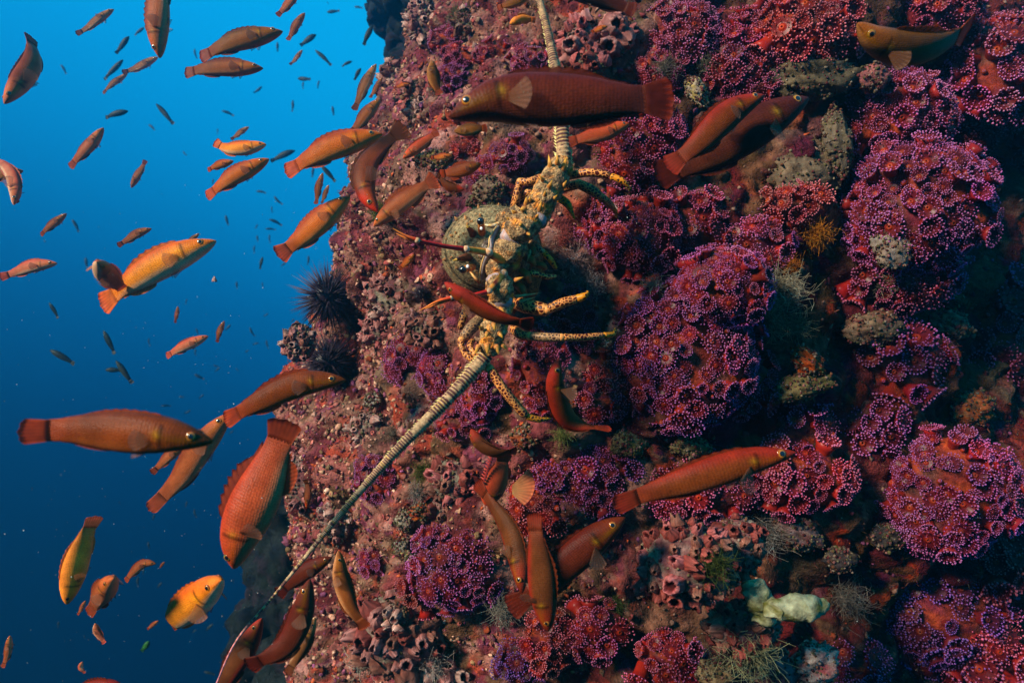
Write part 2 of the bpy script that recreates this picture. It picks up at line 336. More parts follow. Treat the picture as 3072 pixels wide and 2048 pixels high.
scatter('algal_turf', 'short fuzzy turf of olive and brown algae between the crusts', 'algae', bv, bf, np.array([[.6] * 3, [.6] * 3, [1] * 3, [1.2] * 3]), 36000, np.ones(len(fc)), .003, .010,
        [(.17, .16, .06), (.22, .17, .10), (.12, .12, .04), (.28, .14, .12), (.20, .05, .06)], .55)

# ================================================================== JEWEL ANEMONES
def polyp_mesh(name, rings, cup, open_):
    mb = MB(); n = 12; a = np.linspace(0, 2 * np.pi, n, endpoint=False)
    prof = [(.50, -.9), (.52, -.2), (.60, .10), (.80, .25 + cup), (.72, .27 + cup * .9), (.42, .20), (.20, .25), (.13, .36), (.04, .22)]
    pc = [(.34, .035, .012), (.40, .045, .014), (.36, .03, .016), (.42, .04, .03), (.16, .018, .02), (.15, .014, .014), (.36, .045, .012), (.62, .12, .02), (.16, .01, .01)]
    V = np.vstack([np.stack([r * np.cos(a), r * np.sin(a), np.full(n, z)], 1) for r, z in prof]); mb.add(V, gridF(len(prof), n, True), np.repeat(pc, n, 0) * 1.15)
    r2 = np.random.default_rng(len(name) + rings[-1])
    for ri, (br, cnt) in enumerate(zip((.46, .64, .80), rings)):
        for k in range(cnt):
            t = 2 * np.pi * (k + .5 * (ri % 2)) / cnt + r2.normal(0, .08); o = np.array([np.cos(t), np.sin(t), 0])
            b = o * br + np.array([0, 0, .22 + cup * (.3 + .7 * ri / 2)]); ln = r2.uniform(.20, .34)
            tip = b + o * ln * (open_ * (.2 + .45 * ri)) + np.array([0, 0, ln * (1.2 - .28 * ri)]) + r2.normal(0, .03, 3)
            V, F = cone(b, tip, .05, 3); mb.add(V, F, (.56, .12, .12))
            s = r2.uniform(.06, .085) * (.85 + .2 * ri)
            oct_ = np.array([(1, 0, 0), (0, 1, 0), (-1, 0, 0), (0, -1, 0), (0, 0, 1), (0, 0, -1)]) * s + tip
            mb.add(oct_, np.array([(0, 1, 4), (1, 2, 4), (2, 3, 4), (3, 0, 4), (1, 0, 5), (2, 1, 5), (3, 2, 5), (0, 3, 5)]), (.84, .36, .62))
    return mb.mesh(name, [M_ANEM])
def bulb_mesh(name):
    mb = MB(); V, F, N = ellipsoid((0, 0, -.05), (.62, .62, .75), 12, 9); c = np.array([.62, .10, .015]) * (.8 + .3 * N[:, 2:3]); mb.add(V, F, c)
    for k in range(11):
        t = k / 11 * 6.283; V, F, N = ellipsoid((.26 * np.cos(t), .26 * np.sin(t), .63), (.085, .085, .085), 5, 4); mb.add(V, F, (.72, .36, .66))
    return mb.mesh(name, [M_ANEM])
POLY = [polyp_mesh('anemone_polyp_a', (6, 13, 24), .10, 1.), polyp_mesh('anemone_polyp_b', (6, 14, 25), .28, .55), polyp_mesh('anemone_polyp_c', (5, 12, 23), -.02, 1.2), polyp_mesh('anemone_polyp_d', (7, 14, 24), .42, .2)]
BULB = bulb_mesh('anemone_bulb')
def place(o, pos, N, s, spin=None, tilt=0.):
    N = unit(np.asarray(N) + (np.random.default_rng(int(abs(pos[0]) * 1e5) % 9973).normal(0, tilt, 3) if tilt else 0))
    q = Vector(N).to_track_quat('Z', 'Y'); q = q @ Vector((0, 0, 1)).rotation_difference(Vector((0, 0, 1)))
    from mathutils import Quaternion
    o.rotation_mode = 'QUATERNION'; o.rotation_quaternion = q @ Quaternion((0, 0, 1), rng.uniform(0, 6.28) if spin is None else spin)
    o.location = Vector([float(x) for x in pos]); o.scale = (s, s, s) if np.isscalar(s) else tuple(s)
TINT = {'v': (.40, .25, .40), 'm': (.46, .235, .28), 'o': (.54, .30, .22), 'd': (.18, .165, .36), 'p': (.46, .30, .38)}  # 'd' has the shade of the dim colonies put into the tint
GA = math.pi * (3 - math.sqrt(5)); MOUNDS = []
def colony(cx_, cy_, rx, ry, k, sp, tint, label, dd=0., bulbs=.07):
    c, nn, d = hit(cx_, cy_); d = d + dd; c = P(cx_, cy_, d); r = np.array([rx * PX(d), k * .5 * (rx + ry) * PX(d), ry * PX(d)])
    t = thing('anemone_colony', label, 'anemones', c, 'jewel anemone colonies on the wall')
    seed = int(cx_ * 7 + cy_)
    def disp_(N):
        q = N * 2.1 + seed * .37; return 1 + .62 * (fbm(q, 2, seed) - .5) + .30 * (fbm(q * 2.6, 2, seed + 3) - .5)
    V, F, N = ellipsoid((0, 0, 0), (1, 1, 1), 34, 24); f = disp_(N); B = N * f[:, None] * r
    q, ids = cell(N * 4 + seed, seed); pal = np.array([(.15, .02, .012), (.22, .03, .008), (.10, .03, .02), (.10, .012, .02)])
    obj('base', mesh('base', B * .97, [F], pal[(ids * 3.99).astype(int)], None, [M_BASE]), t)
    s = sp * PX(d); area = 4 * math.pi * (((r[0] * r[1]) ** 1.6 + (r[0] * r[2]) ** 1.6 + (r[1] * r[2]) ** 1.6) / 3) ** (1 / 1.6); n = max(8, int(area / (s * s * .80)))
    i = np.arange(n) + .5; z = 1 - 2 * i / n; ph = i * GA; S = np.stack([np.sqrt(1 - z * z) * np.cos(ph), z, np.sqrt(1 - z * z) * np.sin(ph)], 1)
    S += rng.normal(0, .05, S.shape) * min(1, 12 / math.sqrt(n)); S /= np.linalg.norm(S, axis=1)[:, None]; ff = disp_(S); pos = S * ff[:, None] * r
    tw = np.array([-.25, -.95, .1]); cnt = 0; tc0 = np.array(TINT[tint])
    for j in range(n):
        if S[j] @ tw < -.18: continue
        w = c + pos[j]; ray = unit(w); h = BVH.ray_cast(Vector((0, 0, 0)), Vector(ray), 6.)
        if h[0] is not None and h[3] < np.linalg.norm(w) - s * .4: continue
        if rng.uniform() < .04 or fbm((S[j] * 3.1 + seed)[None], 2, 61)[0] > .70: continue
        N_ = unit(S[j] / r); b = rng.uniform() < bulbs
        o = bpy.data.objects.new('polyp', BULB if b else POLY[int(rng.integers(0, 4))]); COLL.objects.link(o); o.parent = t
        sz = s * (.34 if b else .78) * rng.uniform(.6, 1.2); place(o, pos[j] + N_ * sz * .25, N_ + rng.normal(0, .16, 3), sz)
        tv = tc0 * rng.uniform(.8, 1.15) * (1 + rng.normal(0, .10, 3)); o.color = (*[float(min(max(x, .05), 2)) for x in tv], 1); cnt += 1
    MOUNDS.append((cx_, cy_, rx, ry)); return t
COLS = [
 (2060, 1060, 185, 205, .62, 39, 'v', 'largest violet anemone mound, lower lobe, right of the lobster legs', -.02),
 (2165, 868, 118, 100, .75, 36, 'v', 'rounded violet anemone knob crowning the big central mound', -.05),
 (2755, 630, 200, 175, .70, 43, 'v', 'big pale violet anemone dome at the right with thick fringe', -.08),
 (2685, 355, 150, 108, .70, 41, 'p', 'round pink anemone dome just above the big pale violet dome', -.05),
 (1930, 715, 105, 110, .65, 38, 'm', 'pink anemone mound beside the lobster mouth, red gaps between polyps', 0),
 (1815, 665, 60, 85, .5, 36, 'v', 'small violet anemone clump left of the pink mound by lobster', 0),
 (2080, 690, 90, 90, .5, 42, 'm', 'dim magenta anemone patch right of the pink mound by lobster', 0),
 (1925, 425, 120, 120, .55, 38, 'm', 'bright pink anemone clump under the big dark fish tail', 0),
 (2045, 105, 98, 80, .6, 34, 'p', 'lilac anemone mound under the top edge, right of long antenna', 0),
 (1990, 200, 60, 60, .5, 32, 'm', 'red anemone clump below the lilac mound, behind big fish tail', 0),
 (2225, 190, 115, 140, .5, 40, 'm', 'tall red and pink anemone bank near the top of the wall', 0),
 (2430, 90, 130, 95, .4, 44, 'o', 'orange red anemone patch at top, left of curled olive fish', 0),
 (2810, 40, 105, 80, .6, 44, 'm', 'bright pink anemone knob at top right behind olive fish tail', 0),
 (3020, 210, 120, 140, .5, 54, 'p', 'blurred lilac anemone mass on the upper right edge', -.1),
 (3000, 400, 110, 80, .4, 54, 'o', 'dull red anemone mass on the right edge beside the two domes', -.02),
 (2690, 830, 150, 85, .5, 44, 'm', 'dark red anemone skirt hanging under the big pale dome', 0),
 (2390, 625, 85, 55, .5, 40, 'o', 'orange fringed anemone bank left of the big pale dome', 0),
 (2265, 745, 85, 70, .5, 38, 'p', 'pink anemone knob behind the crown of the central mound', 0),
 (2845, 1475, 155, 165, .65, 40, 'v', 'large lilac anemone dome at lower right', -.06),
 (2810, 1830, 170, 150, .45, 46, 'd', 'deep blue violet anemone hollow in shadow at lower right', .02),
 (2710, 1100, 105, 90, .4, 56, 'v', 'loose group of ringed violet anemones with orange stalks at right', 0),
 (2980, 960, 90, 150, .4, 56, 'm', 'column of ringed red anemones at the right edge', 0),
 (2610, 1290, 70, 80, .4, 46, 'v', 'small violet anemone clump left of the lower right dome', 0),
 (1385, 1690, 120, 120, .6, 36, 'v', 'round violet anemone mound at lower centre beside three red fish', -.01),
 (1270, 1760, 50, 55, .6, 36, 'o', 'small orange red anemone knob left of lower centre violet mound', 0),
 (1775, 1430, 145, 110, .35, 40, 'v', 'broad violet anemone carpet behind the red fish trio', 0),
 (1620, 1520, 70, 80, .4, 40, 'o', 'orange anemone patch just above the red fish trio', 0),
 (2110, 1465, 160, 70, .35, 42, 'm', 'crimson anemone carpet below the long red backed fish', 0),
 (2400, 1430, 150, 85, .35, 46, 'm', 'crimson and violet anemone carpet under the red fish snout', 0),
 (2400, 1290, 90, 65, .4, 46, 'v', 'purple ringed anemones above the long red fish snout', 0),
 (1265, 1080, 85, 60, .5, 32, 'v', 'purple anemone clump left of the thick lower antenna', 0),
 (1340, 1130, 60, 70, .45, 32, 'v', 'purple anemone clump touching the lower antenna', 0),
 (1455, 1185, 60, 65, .5, 32, 'v', 'violet anemone clump right of the lower antenna under lobster', 0),
 (1395, 1265, 70, 45, .4, 30, 'p', 'lilac anemone strip below the lower antenna', 0),
 (1625, 1110, 62, 115, .5, 34, 'm', 'magenta anemone column below the lobster legs beside curled fish', 0),
 (1790, 1200, 90, 55, .5, 36, 'm', 'crimson anemone ledge right of the curled fish', 0),
 (1840, 1120, 70, 60, .35, 40, 'o', 'dull orange anemones between lobster leg and big mound', 0),
 (1650, 1920, 70, 75, .4, 38, 'o', 'orange anemones below the brown diving fish head', 0),
 (1800, 1890, 80, 70, .4, 40, 'm', 'magenta anemones right of the brown diving fish head', 0),
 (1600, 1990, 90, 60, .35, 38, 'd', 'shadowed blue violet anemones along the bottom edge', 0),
 (2010, 1970, 90, 70, .5, 46, 'm', 'bright magenta anemones at bottom beside the blurred lump', -.1),
 (2560, 1990, 90, 70, .4, 46, 'v', 'violet anemones on the bottom edge right of white shell', 0),
 (2960, 1950, 120, 100, .4, 56, 'm', 'large ringed red anemones in the bottom right corner', 0),
 (2990, 1650, 90, 90, .35, 56, 'o', 'few ringed orange anemones on the lower right edge', 0),
 (1345, 125, 38, 35, .6, 22, 'p', 'tiny pink anemone ball near the top of the wall edge', 0),
 (1490, 165, 42, 40, .6, 24, 'm', 'tiny dark red anemone ball left of the upper antenna', 0),
 (1590, 192, 52, 42, .5, 26, 'p', 'small lilac anemone clump touching the upper antenna', 0),
 (1385, 180, 52, 28, .5, 24, 'm', 'small red anemone strip above the big dark fish head', 0),
 (1370, 235, 45, 32, .5, 24, 'v', 'small violet anemone clump left of the big dark fish back', 0),
 (1540, 465, 55, 40, .5, 28, 'v', 'dark violet anemone clump left of the antenna base', 0),
 (1450, 525, 30, 38, .5, 26, 'v', 'little violet anemone knob between orange fish and lobster', 0),
 (1420, 445, 45, 30, .5, 26, 'o', 'small pinkish anemone clump under the big dark fish chin', 0),
 (1735, 1010, 60, 40, .4, 34, 'm', 'small crimson anemone patch above the straight lobster leg', 0),
 (1720, 925, 55, 45, .4, 34, 'm', 'small crimson anemone patch behind the raised lobster claw tip', 0),
 (1130, 1440, 50, 60, .4, 28, 'v', 'faint purple anemone patch left of antenna, below the urchins', 0),
 (1150, 1680, 50, 45, .4, 28, 'v', 'small purple anemone patch left of lower centre violet mound', 0),
 (2230, 1145, 85, 80, .4, 40, 'm', 'dark crimson anemones tucked under the big central mound', 0),
 (2560, 1100, 0, 0, 0, 0, '', '', 0)]
for c_ in COLS:
    if c_[2]: colony(*c_)

def crust(parent, V, N, n, px, pal=((.20, .08, .07), (.18, .14, .08), (.14, .03, .03), (.24, .17, .12), (.10, .085, .03), (.16, .06, .03))):
    """small knobs and turf growing on a lump, too small to pick apart"""
    ok = np.where(N @ np.array([-.2, -.95, .15]) > -.1)[0]; ix = rng.choice(ok, n); pos = V[ix]; Nn = N[ix] + rng.normal(0, .3, (n, 3)); Nn /= np.linalg.norm(Nn, axis=1)[:, None]; U_, W_ = frames(Nn)
    s = (px * rng.uniform(1.2, 5.5, n))[:, None, None]; Vv = pos[:, None] + s * (1 + .16 * rng.normal(0, 1, (n, len(kv), 1))) * (kv[None, :, 0:1] * U_[:, None] + kv[None, :, 1:2] * W_[:, None] + rng.uniform(.4, 1.5, n)[:, None, None] * kv[None, :, 2:3] * Nn[:, None])
    c = np.array(pal)[rng.integers(0, len(pal), n)] * rng.uniform(.2, .75, (n, 1)); F = (kf[None] + (np.arange(n) * len(kv))[:, None, None]).reshape(-1, 4)
    o = obj('crust', mesh('crust', Vv.reshape(-1, 3), [F], np.repeat(c, len(kv), 0), None, [M_CRUST]), parent); o['kind'] = 'stuff'
# ================================================================== BARNACLES
def barnacle_mesh(name, seed, flare):
    r2 = np.random.default_rng(seed); n = 24; a = np.linspace(0, 2 * np.pi, n, endpoint=False); ridge = 1 + .05 * np.cos(a * 6) + .10 * np.cos(a * 2 + seed) + r2.normal(0, .055, n); jag = r2.normal(0, .10, n) + .18 * np.cos(a * 2 + seed * 2) + .1 * np.cos(a * 3 + seed)
    prof = [(1.12, -.25), (1.0, .1), (.80, .5), (.58 * flare, .95), (.48 * flare, 1.1), (.38 * flare, 1.04), (.32 * flare, .8), (.27 * flare, .35), (.05, .3)]
    cs = [(.75, .5, .45), (.9, .6, .55), (1, .8, .75), (1.1, .95, .9), (1.15, 1.1, 1.05), (.8, .5, .5), (.35, .12, .12), (.10, .03, .03), (.06, .02, .02)]
    V = []; C = []
    for i, ((r, z), c) in enumerate(zip(prof, cs)):
        rr = r * (ridge if i < 6 else 1); V.append(np.stack([rr * np.cos(a), rr * np.sin(a), z + (jag if 2 < i < 6 else 0 * a)], 1))
        C.append(np.array(c)[None] * (1 + .25 * np.cos(a * 12 + seed))[:, None])
    V = [v + r2.normal(0, .045, v.shape) * (.4 if i > 5 else 1) + np.array([.12 * np.sin(i + seed), .12 * np.cos(i * 1.3 + seed), 0]) * (i / 8) for i, v in enumerate(V)]; C = [c_ * r2.uniform(.45, 1.3, (n, 1)) for c_ in C]
    me = mesh(name, np.vstack(V), [gridF(len(prof), n, True)], np.vstack(C) * np.array([.30, .22, .20]), None, [M_BARN]); return me
BARN = [barnacle_mesh('barnacle_' + 'abcdefg'[i], 3 * i + 1, (1., 1.25, .8, 1.1, .6, .9, 1.4)[i]) for i in range(7)]
BT = {'pink': (.95, .62, .62), 'white': (1.15, 1.08, 1.), 'red': (.62, .22, .20), 'brown': (.62, .40, .32), 'rose': (.95, .42, .46)}
def barnacles(cx_, cy_, rx, ry, n, size, pal, label, dd=0., lump=.5):
    c, nn, d = hit(cx_, cy_); d += dd; c = P(cx_, cy_, d)
    t = thing('barnacle_cluster', label, 'barnacles', c, 'barnacle clusters on the wall')
    r = np.array([rx * PX(d), lump * .5 * (rx + ry) * PX(d), ry * PX(d)]); V, F, N = ellipsoid((0, 0, 0), (1, 1, 1), 30, 20)
    f = 1 + .35 * (fbm(N * 2.5 + cx_, 3, 5) - .5); q, ids = cell(N * 5 + cx_, 2); pp = np.array([(.22, .07, .07), (.30, .16, .13), (.15, .05, .05), (.26, .21, .14)])
    obj('base', mesh('base', N * f[:, None] * r * .95, [F], pp[(ids * 3.99).astype(int)] * .55, None, [M_BASE]), t); crust(t, N * f[:, None] * r * .95, N, int(60 + 2.2 * (rx + ry)), PX(d))
    got = []; tries = 0
    while len(got) < n and tries < n * 30:
        tries += 1; u = rng.normal(0, 1, 3); u = unit(u)
        if u @ np.array([-.3, -.93, .15]) < .05: continue
        p = u * r * (1 + .35 * (fbm((u * 2.5 + cx_)[None], 3, 5)[0] - .5)); s = size * PX(d) * .5 * rng.uniform(.55, 1.25)
        if any(np.linalg.norm(p - q_) < .72 * (s + s_) for q_, s_ in got): continue
        got.append((p, s)); o = bpy.data.objects.new('barnacle', BARN[int(rng.integers(0, 7))]); COLL.objects.link(o); o.parent = t
        N_ = unit(unit(u / r) + rng.normal(0, .25, 3)); place(o, p - N_ * s * .3, N_, (s * rng.uniform(.8, 1.2), s * rng.uniform(.8, 1.2), s * rng.uniform(.6, 1.3)))
        tn = np.array(BT[pal if isinstance(pal, str) else pal[int(rng.integers(0, len(pal)))]]) * rng.uniform(.7, 1.2); o.color = (*[float(x) for x in tn], 1)
for b in [
 (1200, 900, 105, 90, 46, 34, ('pink', 'white', 'pink'), 'pale pink barnacle cluster just right of the upper urchin', 0, .4),
 (1150, 990, 70, 50, 26, 30, ('pink', 'rose'), 'pink barnacle cluster between the two urchins', 0, .4),
 (1290, 990, 75, 55, 22, 36, ('pink', 'brown'), 'brownish pink barnacles left of the silted lobster leg', 0, .4),
 (1745, 130, 60, 75, 14, 52, ('rose', 'rose', 'pink'), 'large rose striped barnacles right of the upper antenna', -.02, .5),
 (1850, 110, 50, 60, 8, 60, ('rose', 'pink'), 'tall pink barnacles behind the big fish, near the top', 0, .5),
 (1770, 190, 50, 40, 8, 46, ('rose', 'red'), 'red barnacles just above the big dark fish back', 0, .5),
 (1370, 1440, 85, 70, 20, 46, ('red', 'rose', 'brown'), 'maroon barnacle cluster right of the antenna middle', 0, .5),
 (1330, 1530, 60, 60, 13, 44, ('red', 'brown'), 'dark maroon barnacles above the lower centre violet mound', 0, .5),
 (1200, 1900, 150, 120, 38, 58, ('brown', 'red', 'pink'), 'big brown barnacle lump in the lower centre', -.03, .55),
 (1190, 1845, 40, 36, 4, 58, ('white',), 'white open barnacle on top of the brown barnacle lump', -.08, .5),
 (1300, 2030, 90, 40, 12, 56, ('pink', 'white'), 'pale barnacles on the bottom edge under the brown lump', 0, .5),
 (1265, 60, 50, 70, 20, 28, ('pink', 'white'), 'small pale barnacles at the top of the wall edge', 0, .4),
 (1405, 75, 45, 45, 14, 32, ('white', 'brown'), 'cream barnacles high on the wall left of golden fish', 0, .4),
 (1255, 335, 38, 32, 9, 32, ('white', 'white'), 'bright white barnacles left of the big dark fish chin', -.01, .5),
 (1180, 225, 40, 45, 15, 26, ('pink', 'white', 'brown'), 'small barnacles on the wall edge beside grey slender fish', 0, .4),
 (1250, 270, 40, 30, 10, 28, ('pink', 'brown'), 'little brown and pink barnacles above the white ones', 0, .4),
 (900, 1030, 50, 55, 20, 26, ('pink', 'brown', 'white'), 'barnacle knob on the wall edge left of the lower urchin', 0, .6),
 (910, 1440, 60, 90, 26, 26, ('pink', 'brown'), 'pale barnacles on the lower wall edge behind diving fish', 0, .4),
 (1010, 1560, 60, 60, 18, 26, ('white', 'pink', 'brown'), 'whitish barnacles beside the thinning antenna', 0, .4),
 (1110, 1290, 60, 60, 18, 28, ('white', 'brown'), 'greyish barnacles left of the antenna, below the urchins', 0, .4),
 (2060, 1690, 150, 130, 44, 46, ('red', 'brown', 'rose'), 'blurred dark red barnacle lump near the lens, bottom right', -.25, .6),
 (2210, 1640, 90, 90, 22, 44, ('brown', 'red'), 'blurred brown barnacles right side of the near lump', -.22, .6),
 (2230, 1880, 110, 80, 22, 46, ('red', 'brown'), 'blurred maroon barnacles low on the near lump', -.2, .6),
 (1390, 930, 0, 0, 0, 0, '', '')]:
    if b[2]: barnacles(*b)

# ================================================================== SEA URCHINS
def urchin(px, py, r, label):
    c, nn, d = hit(px, py); R = r * PX(d); c = c + unit(nn + np.array([-.4, -.3, 0])) * R * .35
    t = thing('sea_urchin', label, 'sea urchin', c, 'black sea urchins on the wall edge')
    V, F, N = ellipsoid((0, 0, 0), (R * .42,) * 3, 24, 16); obj('shell', mesh('shell', V, [F], np.full((len(V), 3), (.010, .006, .010)), None, [M_SPINE]), t)
    mb = MB(); n = 420; i = np.arange(n) + .5; z = 1 - 2 * i / n; ph = i * GA; S = np.stack([np.sqrt(1 - z * z) * np.cos(ph), np.sqrt(1 - z * z) * np.sin(ph), z], 1) + rng.normal(0, .08, (n, 3))
    for s in S:
        s = unit(s); l = R * rng.uniform(.72, 1.12); V, F = cone(s * R * .36, s * l, R * .020, 4); mb.add(V, F, np.vstack([np.tile((.014, .008, .013), (4, 1)), [(.05, .03, .04)]]))
    o = obj('spines', mb.mesh('spines', [M_SPINE]), t); o['kind'] = 'stuff'
urchin(1018, 885, 116, 'upper black sea urchin with long spines on the wall edge')
urchin(1005, 1088, 108, 'lower black sea urchin tucked behind the orange brown fish head')
urchin(1275, 880, 34, 'small dark sea urchin among the pale pink barnacles')

# ================================================================== TUFTS, SPONGES, SHELLS, TUBES, ALGAE
def tuft(px, py, r, n, col, label, cat='hydroid', branch=0, dd=-.015, dirv=None, name='hydroid_tuft'):
    c, nn, d = hit(px, py); R = r * PX(d); c = P(px, py, d + dd); mb = MB(); ax = unit(nn * .6 + (np.array(dirv, float) if dirv is not None else np.array([0, -.4, .2])))
    for k in range(int(n * 1.8)):
        s = unit(ax + rng.normal(0, .9, 3)); b = rng.normal(0, .22, 3) * R; l = R * rng.uniform(.5, 1.1); m = b + s * l * .55 + rng.normal(0, .16, 3) * R; e = b + s * l + rng.normal(0, .14, 3) * R
        path = catmull([b, m, e], 6); w = .008 * R + .00014
        V, F, S_, A_ = tube(path, np.linspace(w * 1.3, w * .5, 6), 3, hint=(.3, .5, .8)); cc = np.array(col) * rng.uniform(.4, .9); mb.add(V, F, np.tile(cc, (len(V), 1)) * np.repeat(np.linspace(.6, 1.25, 6), 3)[:, None])
        for j in range(branch):
            p = path[int(rng.integers(1, 6))]; q = p + unit(s + rng.normal(0, .8, 3)) * R * rng.uniform(.15, .35); V, F = cone(p, q, w, 3); mb.add(V, F, cc * 1.15)
    V, F, N = ellipsoid((0, 0, 0), (R * .3,) * 3, 10, 7); mb.add(V, F, np.array(col) * .5)
    tag(obj(name, mb.mesh(name, [M_TUFT]), None, c), label, cat)
for a in [
 (2330, 880, 85, 260, (.42, .36, .24), 'pale fuzzy hydroid beard on the right side of the central mound'),
 (2310, 960, 70, 200, (.36, .26, .15), 'brownish hydroid fringe below the pale hydroid beard'),
 (2380, 985, 55, 110, (.26, .24, .14), 'olive hydroid tuft right of the central mound, near small ringed anemone'),
 (2290, 1590, 75, 260, (.34, .29, .24), 'grey woolly hydroid ball in the lower right'),
 (1720, 790, 60, 90, (.50, .30, .26), 'pinkish branching hydroid bush right of the lobster mouth', 'hydroid', 5),
 (1690, 720, 40, 60, (.38, .08, .07), 'small dark red hydroid sprig above the pinkish bush', 'hydroid', 4),
 (1770, 860, 45, 70, (.46, .33, .28), 'beige branching hydroid sprig above the raised lobster leg', 'hydroid', 5),
 (2445, 705, 50, 120, (.62, .22, .02), 'upper orange feathery hydroid tuft left of the pale dome', 'hydroid', 2),
 (2370, 800, 40, 90, (.58, .17, .015), 'lower orange feathery hydroid tuft behind the central mound', 'hydroid', 3),
 (1100, 1960, 70, 170, (.40, .34, .25), 'pale fringe of hydroids on left of the brown barnacle lump'),
 (1310, 1990, 60, 130, (.50, .40, .33), 'pinkish white hydroid fringe below the brown barnacle lump'),
 (1510, 1830, 60, 120, (.34, .29, .22), 'beige hydroid fringe left of the red fish trio'),
 (1250, 1480, 40, 90, (.42, .32, .26), 'pale hydroid tuft between antenna and maroon barnacles'),
 (1990, 210, 50, 100, (.30, .25, .18), 'brown hydroid tuft right of the big fish tail'),
 (2100, 200, 45, 90, (.28, .25, .16), 'olive hydroid wisps between the two top anemone banks'),
 (2240, 1940, 90, 200, (.34, .32, .16), 'blurred olive hydroid fringe under the yellow sponge', 'hydroid', 0, -.2),
 (2540, 1800, 70, 140, (.24, .2, .16), 'dim hydroid fringe right of the yellow sponge'),
 (1960, 860, 40, 100, (.46, .40, .28), 'cream hydroid fringe under the pink mound by lobster'),
 (2640, 850, 60, 120, (.30, .25, .16), 'dim yellowish hydroid fringe below the dark red skirt'),
 (1690, 1310, 40, 80, (.22, .24, .06), 'green brown algae wisps beside the curled fish tail'),
 (1450, 640, 28, 60, (.12, .16, .03), 'dark green algae wisps above the carapace'),
 (1140, 640, 50, 120, (.16, .19, .04), 'olive green algae patch below the mauve fish', 'algae'),
 (1275, 1415, 45, 150, (.10, .13, .02), 'dark green algae patch beside the antenna middle', 'algae'),
 (1840, 1810, 40, 110, (.10, .12, .03), 'green algae patch right of the brown diving fish', 'algae'),
 (2140, 1700, 50, 120, (.07, .09, .02), 'blurred dark green algae on the near lump', 'algae', 0, -.3),
 (1380, 60, 45, 110, (.22, .22, .10), 'yellowish algae patch near the top of the wall', 'algae'),
 (1310, 270, 40, 90, (.24, .20, .12), 'brown algae patch left of the big dark fish', 'algae'),
 (1180, 1300, 30, 70, (.22, .17, .12), 'thin brown algae wisps below the urchins', 'algae')]: tuft(*a)
def lump(px, py, rx, ry, col, label, cat, name, k=.6, dd=0., col2=None, ang=0., mat=None, ridged=0):
    c, nn, d = hit(px, py); d += dd; c = P(px, py, d); V, F, N = ellipsoid((0, 0, 0), (1, 1, 1), 44, 30); seed = int(px)
    f = 1 + .75 * (fbm(N * 2.2 + seed, 3, 3) - .5) + .42 * (fbm(N * 6 + seed, 3, 6) - .5) + .16 * (.5 - cell(N * 4 + seed, seed)[0]) + ridged * .05 * np.sin(N[:, 2] * 26 + 3 * fbm(N * 2, 2, 3))
    v = N * f[:, None] * np.array([rx, k * .5 * (rx + ry), ry]) * PX(d); ca, sa = math.cos(ang), math.sin(ang)
    v = np.stack([v[:, 0] * ca - v[:, 2] * sa, v[:, 1], v[:, 0] * sa + v[:, 2] * ca], 1)
    w = np.clip((fbm(N * 3 + seed, 3, 9) - .45) * 5, 0, 1)[:, None]; C = (np.array(col) * (1 - w) + np.array(col2 if col2 else np.array(col) * .5) * w) * np.array([.42, .34, .30]); gr = np.clip((fbm(N * 5 + seed, 3, 19) - .55) * 6, 0, 1)[:, None] * .7; C = C * (1 - gr) + np.array([.06, .045, .022]) * gr
    o = tag(obj(name, mesh(name, v, [F], C, None, [mat or M_SHELL]), None, c), label, cat); crust(o, v, N, int(80 + 2.2 * (rx + ry)), PX(d)); return o
